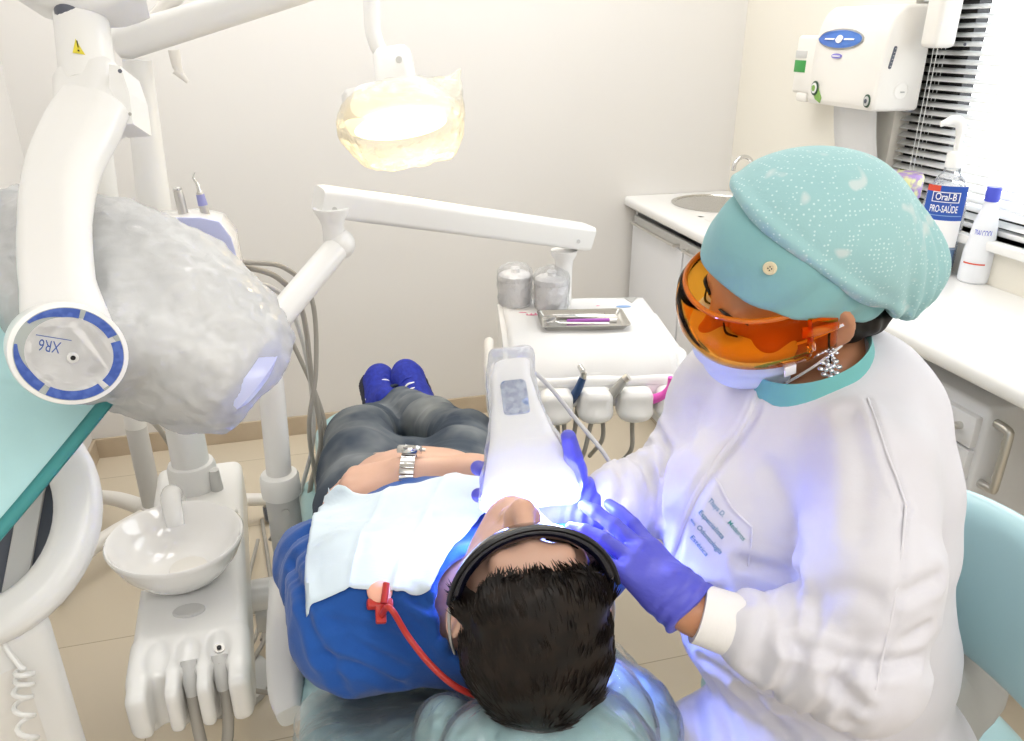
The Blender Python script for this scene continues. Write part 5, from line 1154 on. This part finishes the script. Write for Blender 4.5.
DBODY = sdf_obj('body', S, .0038, M['skint'], dt, smooth=1)
# gloves
M['glove'] = mat('violet_nitrile', '5a5cc8', .42, spec=.4, bump=(110, .25, .002), bump2=(30, .35, .005), stretch=(1, 1, 2.2))
def glove(w, x, n, side, curls, th, sp, s, cuff, seed):
    S = SDF(); hand(S, w, x, n, side, curls, th, sp, s=s, infl=.0010); S.chain([w-x*cuff, w, w+x*.03], [.031, .0295, .030], k=.015)
    S.half(w-x*(cuff-.004), -x, .003)
    def dg(V, N):
        t = (V-w)@norm(x); k_ = np.clip(1-np.abs(t-.0)/.04, 0, 1); return .0008*nz(V, 60, seed)+k_*.0016*np.sin(t*420+3*nz(V, 25, seed))
    return sdf_obj('glove', S, .0024, M['glove'], dt, smooth=1, disp=dg)
glove(dwrL, xL, nL, 1, LC, LT, LSP, .95, .004, 3)
glove(dwrR, xR, nR, -1, RC, RTH, RSP, 1.0, .03, 5)
# white coat
S = SDF()
S.ell(che+v3(.01, 0, .0), (.122, .165, .150), k=.06); S.ell(wai, (.118, .155, .15), k=.08); S.ell(pel, (.15, .18, .12), k=.06); S.ell(che+v3(-.055, -.055, -.01), (.075, .075, .075), k=.06); S.ell(che+v3(-.065, .065, -.015), (.075, .075, .075), k=.06)
S.chain([nkb+v3(.01, -.02, -.01), dshL], [.068, .056], k=.06); S.chain([nkb+v3(.01, .02, -.01), dshR], [.068, .062], k=.06)
S.ell(che+v3(.04, .0, .06), (.08, .13, .12), k=.06); S.ell((.60, .69, .80), (.12, .15, .15), k=.08); S.ell(P(727, 500, .985), (.075, .075, .085), k=.06); S.ell(P(735, 570, 1.0), (.08, .08, .08), k=.06); S.ell(P(752, 630, 1.03), (.09, .09, .09), k=.06); S.ell(nkb+v3(.03, -.01, .0), (.075, .085, .07), k=.05)
sm = (dshL+delL)/2-norm(ray(870, 560))*.022
dsl2 = dshL+(delL-dshL)*.22; S.chain([dshL, dsl2], [.058, .064], k=.03); S.chain([dsl2, sm, delL], [.066, .070, .062], k=.014)
fL = delL+(dwrL-delL)*.62; S.chain([delL, (delL+fL)/2, fL], [.060, .054, .047], k=.02)
S.chain([dshR, delR], [.062, .058], k=.04); fR = delR+(dwrR-delR)*.74; S.chain([delR, fR], [.058, .047], k=.03)
S.chain([pel+v3(0, -.09, .01), kL+v3(0, 0, .02)], [.105, .085], k=.05); S.chain([pel+v3(0, .06, .01), kR+v3(0, 0, .02)], [.105, .085], k=.05); S.chain([pel+v3(-.05, 0, .02), (kL+kR)/2+v3(.02, 0, .02)], [.10, .08], k=.06)
cax = norm(v3(-.25, .0, .97)); ccen = P(810, 361, .935); S.ell(ccen-cax*.060, (.105, .10, .055), frame(cax), k=.05); S.cap(ccen+cax*.10, ccen+cax*.032, .085, .068, .008, 's')
# front overlap: a step along the opening line
o1, o2, o3 = P(757, 388, .93), P(700, 480, .95), P(668, 565, .95)
on_ = norm(np.cross(o2-o1, ray(700, 480))); on_ = on_ if on_@RT > 0 else -on_
fwd = norm(v3(-.93, -.25, 0))
def dcoat(V, N):
    d = .006*nz(V, 8, 1)+.003*nz(V, 18, 5)+.004*np.abs(nz(V@np.diag([1, 1, .6]), 13, 11))
    d += folds(V, dshL, delL, 11, .005, .075, seed=1, skew=(10, -8, 0), t0=.35, t1=1.1); d += folds(V, delL, fL, 16, .007, .065, seed=3, skew=(0, 12, 20)); d += folds(V, delR, fR, 19, .007, .06, seed=4, skew=(6, 0, 14))
    d += folds(V, pel+v3(0, -.09, 0), kL, 9, .009, .12, seed=7, skew=(22, -16, 0)); d += folds(V, pel+v3(0, .06, 0), kR, 9, .009, .12, seed=8, skew=(22, -16, 0))
    f_ = ((V-che)@fwd > .03) & (V[:, 2] > .70)
    u = (V-o2)@on_+.012*np.sin(((V-o2)@norm(o3-o1))*12); d += np.where(f_, .0045*(1/(1+np.exp(u/.0012)))*np.clip((.13-np.abs(u))/.05, 0, 1), 0)
    for pl, am_, wd_ in SEAMS:
        best = np.full(len(V), 9.0)
        for a, b in zip(pl[:-1], pl[1:]):
            ab = b-a; t = np.clip(((V-a)@ab)/(ab@ab+1e-9), 0, 1); best = np.minimum(best, np.linalg.norm(V-a-t[:, None]*ab, axis=1))
        d -= am_*(np.exp(-(best/wd_)**2)-.45*np.exp(-((best-wd_*2)/wd_)**2))
    return d
Vc, Qc = S.mesh(.010); cb0 = BVHTree.FromPolygons([tuple(p) for p in Vc], [tuple(int(k_) for k_ in q) for q in Qc])
def crease(px, amp, wid):
    out = []
    for p in spline([(u, v, 0) for u, v in px], [1]*len(px), 4)[0]:
        h = cb0.ray_cast(Vector(CAM), Vector(norm(ray(p[0], p[1]))), 3)
        if h[0] is not None: out.append(np.array(h[0]))
    if len(out) > 1: SEAMS.append((out, amp, wid))
SEAMS = []
for px_, am_, wd_ in (([(668, 640), (690, 690), (700, 741)], .006, .009), ([(690, 655), (720, 700), (735, 741)], .006, .008), ([(705, 660), (745, 690), (790, 741)], .006, .008), ([(745, 690), (800, 712), (850, 741)], .006, .009), ([(655, 690), (668, 741)], .005, .009),
        ([(760, 392), (751, 415), (738, 438), (719, 462), (701, 490), (688, 520), (678, 550), (673, 575)], .004, .006), ([(742, 562), (775, 570), (800, 578)], .006, .008), ([(800, 578), (790, 610), (793, 645)], .006, .008),
        ([(868, 398), (880, 440), (905, 510)], .002, .004), ([(905, 510), (895, 600), (876, 690)], .002, .004), ([(790, 642), (830, 655), (875, 664), (918, 660)], .005, .007), ([(830, 680), (862, 704)], .005, .008), ([(905, 592), (935, 578)], .005, .008), ([(905, 640), (925, 625)], .004, .007), ([(800, 658), (790, 705)], .005, .009), ([(770, 622), (755, 670)], .004, .009), ([(840, 672), (848, 722)], .005, .009),
        ([(640, 446), (648, 480), (640, 522)], .005, .007), ([(615, 455), (622, 490), (612, 520)], .004, .006), ([(663, 430), (670, 470), (664, 516)], .006, .007), ([(770, 470), (792, 520), (798, 560)], .004, .010), ([(850, 415), (862, 470), (860, 530)], .0035, .012), ([(700, 410), (690, 450)], .004, .010), ([(700, 590), (740, 600)], .005, .009), ([(812, 600), (850, 590), (880, 600)], .003, .010)):
    crease(px_, am_, wd_)
M['coat'] = mat('white_cotton_coat', 'd6d5dc', .8, spec=.25, sheen=.15, bump=(600, .15, .0006), bump2=(18, .12, .008))
COAT = sdf_obj('coat', S, .0044, M['coat'], dt, smooth=1, disp=dcoat)
# knitted cuffs
for fa_, w_, e_ in ((fL, dwrL, delL), (fR, dwrR, delR)):
    dd = norm(w_-e_); MB().tube([fa_-dd*.01, fa_+dd*.015, w_-dd*.012, w_-dd*.004], [.036, .034, .0325, .0325], 40).build('cuff', mat('white_knit', 'eceae8', .85, bump=(260, .4, .001), stretch=(1, 1, .2)), dt)
# teal collar of the tunic under the coat
Rcn = frame(cax, (1, 0, 0))
rings = []
for z, r in ((-.045, .080), (-.015, .0735), (.010, .0690), (.016, .0680), (.012, .0645), (-.01, .068)):
    rings.append([ccen+Rcn@v3(r*1.02*math.cos(a), r*.98*math.sin(a), z+.010*math.cos(a)) for a in np.linspace(0, 2*PI, 49)[:-1]])
M['tealc'] = mat('teal_cotton', '6fb4b4', .8, sheen=.1, bump=(400, .2, .001)); MB().loft(rings, cap=False).build('collar', M['tealc'], dt, label='teal tunic collar')
# surgical cap: plain band, dotted crown, button
S = SDF(); E = lambda p, r, k=.02, op='u': S.ell(LD_(*p), v3(r)*DS, DR, k*DS, op)
E((0, -.012, .042), (.083, .104, .088)); E((0, -.05, -.01), (.072, .062, .06), .03); E((0, .02, .05), (.075, .082, .07), .03); E((0, .012, .088), (.066, .070, .050), .03)
lo_n = norm(v3(0, -.58, 1)); c0_ = v3(0, 0, .011)
S.half(LD_(*c0_), DR@(-lo_n), .004)
se_n = norm(v3(0, -1, .88)); c1_ = v3(0, .000, .080)
Sb = SDF(); Sb.ops = list(S.ops); Sb.half(LD_(*c1_), DR@se_n, .004)
M['capb'] = mat('teal_cap_plain', '82b3b6', .8, sheen=.15, bump=(420, .2, .001), bump2=(22, .2, .006)); 
CAPB = sdf_obj('cap_band', Sb, .003, M['capb'], dt, smooth=1, disp=lambda V, N: .002*nz(V, 18, 3)+.0012*np.sin(((V-DC)@(DR@v3(0, .5, .85)))*150+5*nz(V, 10, 2)))
M['capd'] = mat('teal_cap_dotted', '9bc6c9', .8, sheen=.15, bump=(420, .2, .001), bump2=(24, .3, .008))
nt = M['capd'].node_tree; L_ = nt.links.new; vo = nt.nodes.new('ShaderNodeTexVoronoi'); vo.inputs['Scale'].default_value = 210; vo.inputs['Randomness'].default_value = .35
rp = nt.nodes.new('ShaderNodeValToRGB'); rp.color_ramp.elements[0].position = .16; rp.color_ramp.elements[1].position = .26; rp.color_ramp.elements[0].color = lin('c9e2e2'); rp.color_ramp.elements[1].color = lin('9bc6c9')
n2 = nt.nodes.new('ShaderNodeTexNoise'); n2.inputs['Scale'].default_value = 34; n2.inputs['Detail'].default_value = 1; r2 = nt.nodes.new('ShaderNodeValToRGB'); r2.color_ramp.elements[0].position = .64; r2.color_ramp.elements[1].position = .72; r2.color_ramp.elements[0].color = (0, 0, 0, 1)
mxn = nt.nodes.new('ShaderNodeMix'); mxn.data_type = 'RGBA'; mxn.inputs['B'].default_value = lin('c4d4d4'); tc2 = nt.nodes.new('ShaderNodeTexCoord')
L_(tc2.outputs['Object'], vo.inputs['Vector']); L_(tc2.outputs['Object'], n2.inputs['Vector']); L_(vo.outputs['Distance'], rp.inputs['Fac']); L_(n2.outputs['Fac'], r2.inputs['Fac']); L_(r2.outputs['Color'], mxn.inputs['Factor']); L_(rp.outputs['Color'], mxn.inputs['A']); L_(mxn.outputs['Result'], nt.nodes['Principled BSDF'].inputs['Base Color'])
S = SDF(); E((0, -.028, .072), (.087, .098, .090)); E((0, -.062, .036), (.080, .082, .072), .04); E((.014, -.112, -.010), (.064, .062, .053), .05); E((-.012, .008, .106), (.060, .060, .046), .05)
S.half(LD_(*(c1_+v3(0, .004, -.002))), DR@(-se_n), .006)
tie = LD_(.035, -.100, -.040)
def dcap(V, N):
    l = (V-tie); r = np.linalg.norm(l, axis=1); loc = l@DR/DS; ang = np.arctan2(loc[:, 0]+.5*loc[:, 2], loc[:, 1]-.0)
    d = .0045*np.sin(ang*17+4*nz(V, 9, 4))*np.clip(1-r/.17, 0, 1)+.004*nz(V, 14, 6)
    s_ = (V-DC)@(DR@se_n); d += .003*np.exp(-((s_-(c1_@se_n)*DS-.006)/.006)**2); return d
CAPC = sdf_obj('cap_crown', S, .003, M['capd'], dt, smooth=1, disp=dcap, label='puffy dotted teal crown of the cap')
# seam band between the two
bb_ = bvh(CAPC)
def on_surf(t, p, n): 
    h = t.ray_cast(Vector(p+n*.1), Vector(-n), .25); return None if h[0] is None else (np.array(h[0]), np.array(h[1]))
h = on_surf(bvh(CAPB), P(770, 268, .84), -norm(ray(770, 268)))
if h is not None:
    Rb_ = frame(h[1]); MB().lathe([(0, 0), (.0068, 0), (.0072, .001), (.0065, .0024), (.0045, .0026), (.004, .0018), (0, .0018)], h[0], Rb_, 24).build('button', mat('shell_button', 'e3d6b4', .35), dt)
    for a in range(4): MB().sphere(h[0]+Rb_@v3(.0018*math.cos(a*PI/2), .0018*math.sin(a*PI/2), .002), .0008, u=8, v=6).build('button_hole', M['black'], dt)
# hair showing under the cap at the nape
S = SDF(); E((.02, -.075, -.045), (.045, .035, .035)); E((.05, -.045, -.035), (.022, .03, .03)); S.half(LD_(*(c0_+v3(0, 0, .004))), DR@lo_n, .003)
sdf_obj('hair', S, .0028, M['hair'], dt, smooth=1, disp=lambda V, N: .003*nz(V, 70, 3))
MB().tube([LD_(.074, -.012, .02), LD_(.080, -.004, -.01), LD_(.082, -.006, -.05), LD_(.078, -.012, -.085)], [.0016, .0014, .0012, .0005], 8, 5).build('loose_strand', M['hair'], dt)
for q in (-1, 1):
    MB().tube([LD_(q*.014, .0955, .019), LD_(q*.032, .094, .0255), LD_(q*.052, .078, .019)], [.0022, .0026, .0010], 8, 4, sq=(1, .5)).build('eyebrow', M['hair'], dt)
    MB().tube([LD_(q*.017, .0935, -.001), LD_(q*.031, .0965, -.004), LD_(q*.045, .089, -.001)], [.0010, .0016, .0010], 6, 4).build('eyelashes', M['hair'], dt)
# face mask
M['mask'] = mat('pale_blue_mask', 'd6e2f6', .85, bump=(300, .2, .001))
S = SDF(); E((0, .034, -.045), (.071, .078, .080)); E((0, .092, -.032), (.034, .030, .045), .04); E((0, .07, -.09), (.04, .035, .035), .03)
S.half(LD_(0, .028, -.04), DR@v3(0, -1, -.05), .004); S.half(LD_(0, .09, -.010), DR@norm(v3(0, .25, 1)), .004)
MASK = sdf_obj('face_mask', S, .003, M['mask'], dt, smooth=1, disp=lambda V, N: .0016*np.sin(((V-DC)@DR[:, 2])*190)+.002*nz(V, 22, 3))
for z0, z1 in ((-.030, .004), (-.095, -.03)):
    MB().tube([LD_(.060, .036, z0), LD_(.076, .010, (z0+z1)/2+.002), LD_(.084, -.018, z1)], .0017, 8, 5).build('ear_loop', M['wprint'], dt)
# goggles
gg = thing('protective_goggles', 'orange wraparound protective goggles worn by the seated dentist', 'goggles', LD_(0, .11, 0))
def orange(name, tint, gl):
    m = film(name, tint=tint, gloss=gl, rough=.05, bump=(8, .05, .001)); return m
M['org'] = orange('orange_lens', 'ffd680', .10); M['orgd'] = mat('orange_frame', 'f08a1c', .15, trans=.55, ior=1.3, coat=.4)
def gp(a, z, o=0): return LD_((.083+o)*math.sin(a), .020+(.112+o)*max(math.cos(a), 0)**.75 if math.cos(a) > 0 else .02, z)
rows = []
for z, o in ((-.038, -.010), (-.030, .0), (-.012, .006), (.010, .006), (.030, .002), (.040, -.006)):
    rows.append([gp(a, z+.006*math.cos(a)-.004, o) for a in np.linspace(-1.60, 1.60, 64)])
MB().grid(rows).build('lens', M['org'], gg, thick=.0022)
for zz, oo, rr_ in ((.041, -.007, .0032), (-.0385, -.011, .0028)):
    MB().tube([gp(a, zz+.006*math.cos(a)-.004, oo) for a in np.linspace(-1.60, 1.60, 64)], rr_, 8).build('rim', M['orgd'], gg)
for q in (-1, 1):
    rows = [[LD_(q*(.0840+.001*i), .024-.011*i, z*(1-.12*i)-.002) for z in np.linspace(-.034, .036, 8)] for i in range(4)]
    MB().grid(rows).build('side_shield', M['org'], gg, thick=.002)
    MB().tube([LD_(q*.083, .03, .012), LD_(q*.086, .01, .010), LD_(q*.084, -.012, .006)], [.005, .004, .0030], 8, 4, sq=(.6, 1.4)).build('temple', M['orgd'], gg)
MB().sphere(LD_(.086, .020, -.008), (.008, .003, .008), DR, 16, 10).build('hinge', M['orgd'], gg)
tg = LD_(.080, .042, -.047); MB().box(tg, (.003, .014, .016), DR, bev=.001).build('tag', M['wprint'], gg)
# earring: two little flowers
er = thing('earring', 'sparkling silver flower drop earring on the ear of the dentist', 'earring', LD_(.083, -.006, -.05))
M['gem'] = mat('crystal', 'e8ecf2', .08, metal=.75)
for c_, n_, r_ in ((LD_(.084, -.006, -.038), 5, .0055), (LD_(.086, -.004, -.060), 8, .0095)):
    Rg = frame(norm(-ray(825, 350)))
    for k_ in range(n_): a = 2*PI*k_/n_; MB().sphere(c_+Rg@v3(r_*math.cos(a), r_*math.sin(a), 0), (r_*.42, r_*.42, r_*.3), u=10, v=6).build('petal', M['gem'], er)
    for k_ in range(4): a = 2*PI*k_/4+.4; MB().sphere(c_+Rg@v3(r_*.45*math.cos(a), r_*.45*math.sin(a), .002), r_*.32, u=10, v=6).build('petal', M['gem'], er)
    MB().sphere(c_+Rg@v3(0, 0, .003), r_*.3, u=10, v=6).build('centre_stone', M['gem'], er)
# breast pocket with embroidered text, wrapped on the coat
cb_ = bvh(COAT); M['thread'] = mat('teal_thread', '2f7f9c', .6); M['threadg'] = mat('green_thread', '3f8f86', .6)
def to_coat(u, v, lift=.001):
    r_ = norm(ray(u, v)); h = cb_.ray_cast(Vector(CAM), Vector(r_), 3); return np.array(h[0])-r_*lift if h[0] is not None else P(u, v, .9)
pk = [to_coat(u, v, 0) for u, v in ((690, 520), (720, 478), (752, 540))]
def coat_map(org, xdir, ydir):
    n = norm(np.cross(xdir, ydir)); n = n if n@ray(715, 530) < 0 else -n
    def f(x, y):
        q = org+xdir*x+ydir*y; h = cb_.ray_cast(Vector(q+n*.08), Vector(-n), .2); return np.array(h[0])+n*.0012 if h[0] is not None else q
    return f
tx_ = norm(to_coat(740, 538)-to_coat(706, 500)); ty_ = to_coat(716, 500)-to_coat(706, 530); ty_ = norm(ty_-tx_*(ty_@tx_))
for t_, px_, w_, h_, m_ in (('Thays D.', (715, 509), .025, .0060, 'thread'), ('Medeiros', (735, 532), .026, .0060, 'threadg'), ('Especialista', (710, 526), .040, .0062, 'thread'), ('em', (692, 523), .008, .0050, 'thread'), ('Odontologia', (708, 541), .040, .0062, 'thread'), ('Estética', (698, 547), .028, .0062, 'thread')):
    text_map(t_, w_, h_, coat_map(to_coat(*px_), tx_, ty_), M[m_], 'embroidery', dt, bold=.004)
pe = [to_coat(u, v, .0016) for u, v in ((715, 478), (721, 487), (729, 503), (740, 516), (752, 527))]
MB().tube(pe, .0016, 8, 4, sq=(1, .5)).build('pocket_edge', M['coat'], dt); MB().tube([to_coat(u, v, .0010) for u, v in ((752, 527), (751, 545), (748, 566))], .0011, 8, 4).build('pocket_seam', M['coat'], dt)
for nm_, pts_, r_ in (('front_edge', ((757, 392), (748, 415), (735, 438), (716, 462), (698, 490), (684, 520), (674, 550), (669, 575)), .0034), ('sleeve_seam', ((906, 505), (902, 550), (895, 600), (884, 650), (876, 690)), .0013), ('armhole_seam', ((868, 398), (878, 425), (886, 450), (897, 478), (906, 505)), .0013)):
    MB().tube([to_coat(u, v, .0008) for u, v in pts_], r_, 8, 4, sq=(1, .5)).build(nm_, M['coat'], dt)
# ------------------------------------------------------------------ whitening lamp held over the mouth
wl = thing('curing_lamp', 'white handheld lamp in a clear sleeve glowing blue above the mouth', 'lamp', P(528, 500, .95))
ctr = [(512, 366, 1.045, .024), (510, 380, 1.04, .027), (515, 405, 1.02, .031), (522, 440, .995, .041), (528, 470, .975, .054), (530, 494, .96, .060)]
la = [P(u, v, d) for u, v, d, r in ctr]; ldir = norm(la[-1]-la[0]); lxx = norm(RT-ldir*(RT@ldir)); lyy = np.cross(ldir, lxx)
def lring(p, w_, dp, z=0): return [p+lxx*a+lyy*b+ldir*z for a, b in rrect(2*w_, 2*dp, min(w_, dp)*.75, 8)]
M['lampw'] = mat('lamp_white', 'f3f4f6', .3, coat=.2)
MB().loft([lring(p, c[3], .021+.25*max(c[3]-.03, 0)) for p, c in zip(la, ctr)]).build('body', M['lampw'], wl, fix=True)
MB().loft([lring(la[-1], .054, .024, .0005), lring(la[-1], .054, .024, .003)]).build('light_window', mat('blue_led_window', 'dfe9ff', .3, emit='5f7dff', estr=45), wl, fix=True)
fr_ = [p-lyy*0 for p in la]
fv = -norm(lyy) if (lyy@FW) > 0 else norm(lyy)
MB().loft([[q+fv*.022 for q in [la[2]+lxx*a+ldir*b for a, b in rrect(.034, .05, .006)]], [q+fv*.0255 for q in [la[2]+lxx*a+ldir*b for a, b in rrect(.032, .048, .006)]]]).build('control_panel', mat('control_panel', '5f76a4', .3, col2='aab8d2', cscale=120), wl, fix=True)
S = SDF()
for i in range(len(la)-1):
    for k_ in np.linspace(0, 1, 4)[:-1]:
        p = la[i]+(la[i+1]-la[i])*k_; r = ctr[i][3]+(ctr[i+1][3]-ctr[i][3])*k_; S.box(p, (r+.003, .026+.22*max(r-.03, 0), .010), np.stack([lxx, lyy, ldir], 1), rd=.012, k=.012)
S.box(la[0]-ldir*.008, (.030, .026, .012), np.stack([lxx, lyy, ldir], 1), rd=.01, k=.01)
S.box(la[-1]+ldir*.004, (.0645, .033, .008), np.stack([lxx, lyy, ldir], 1), rd=.012, k=.012)
S.half(la[-1]+ldir*.010, ldir, .002)
sdf_obj('sleeve', S, .0032, film('lamp_sleeve', gloss=.22, rough=.15, bump=(40, .7, .005), frost=.26), wl, smooth=2, disp=lambda V, N: .0022*nz(V, 26, 2)+.0012*nz(V, 70, 5))
MB().tube([P(507, 362, 1.06), P(505, 356, 1.08), P(520, 360, 1.10), P(548, 385, 1.12), P(575, 418, 1.12), P(600, 448, 1.10), P(615, 470, 1.10)], .0032, 10, 6).build('power_cord', M['lgrey'], wl)
d = bpy.data.lights.new('blue_led', 'AREA'); d.shape = 'RECTANGLE'; d.size = .10; d.size_y = .05; d.energy = 2.6; d.color = (.28, .36, 1.0)
o = bpy.data.objects.new('blue_led', d); COL.objects.link(o); o.location = la[-1]+ldir*.006; o.rotation_euler = Matrix(np.stack([lxx, -lyy if np.cross(lxx, -lyy)@(-ldir) > 0 else lyy, -ldir], 1).tolist()).to_euler()
# ------------------------------------------------------------------ light
sc = bpy.context.scene
wd = bpy.data.worlds.new('daylight'); sc.world = wd; wd.use_nodes = True
wd.node_tree.nodes['Background'].inputs[0].default_value = (.93, .97, 1, 1); wd.node_tree.nodes['Background'].inputs[1].default_value = 3.0
def panel(name, x, y, w, l, watt, label):  # unseen ceiling panels, added and spaced for soft, even light in the room
    t = thing(name, label, 'ceiling light', (x, y, ZC-.03), 'added ceiling fill panels')
    MB().box((x, y, ZC-.015), (w+.04, l+.04, .03), bev=.004).build('housing', M['white'], t)
    MB().box((x, y, ZC-.031), (w, l, .004)).build('diffuser', mat('fill_diffuser', 'ffffff', .4, emit='fffcf8', estr=1.8), t)
    d = bpy.data.lights.new('fill_panel_light', 'AREA'); d.shape = 'RECTANGLE'; d.size = w; d.size_y = l; d.energy = watt; d.color = (1, .99, .98)
    o = bpy.data.objects.new('fill_panel_light', d); COL.objects.link(o); o.location = (x, y, ZC-.04)
    return t
LW = 2.4
for i, x in enumerate((-.30, .42, 1.14)):
    for j, y in enumerate((-.80, 2.15)):
        panel('ceiling_fill_panel', x, y, .55, 1.1, LW*(1.75 if j == 0 else 1.35), 'unseen white light panel added in the ceiling to light the room')
sc.view_settings.view_transform = 'Standard'; sc.view_settings.look = 'None'; sc.view_settings.gamma = 1; sc.view_settings.use_curve_mapping = False
sc.view_settings.exposure = 0.48
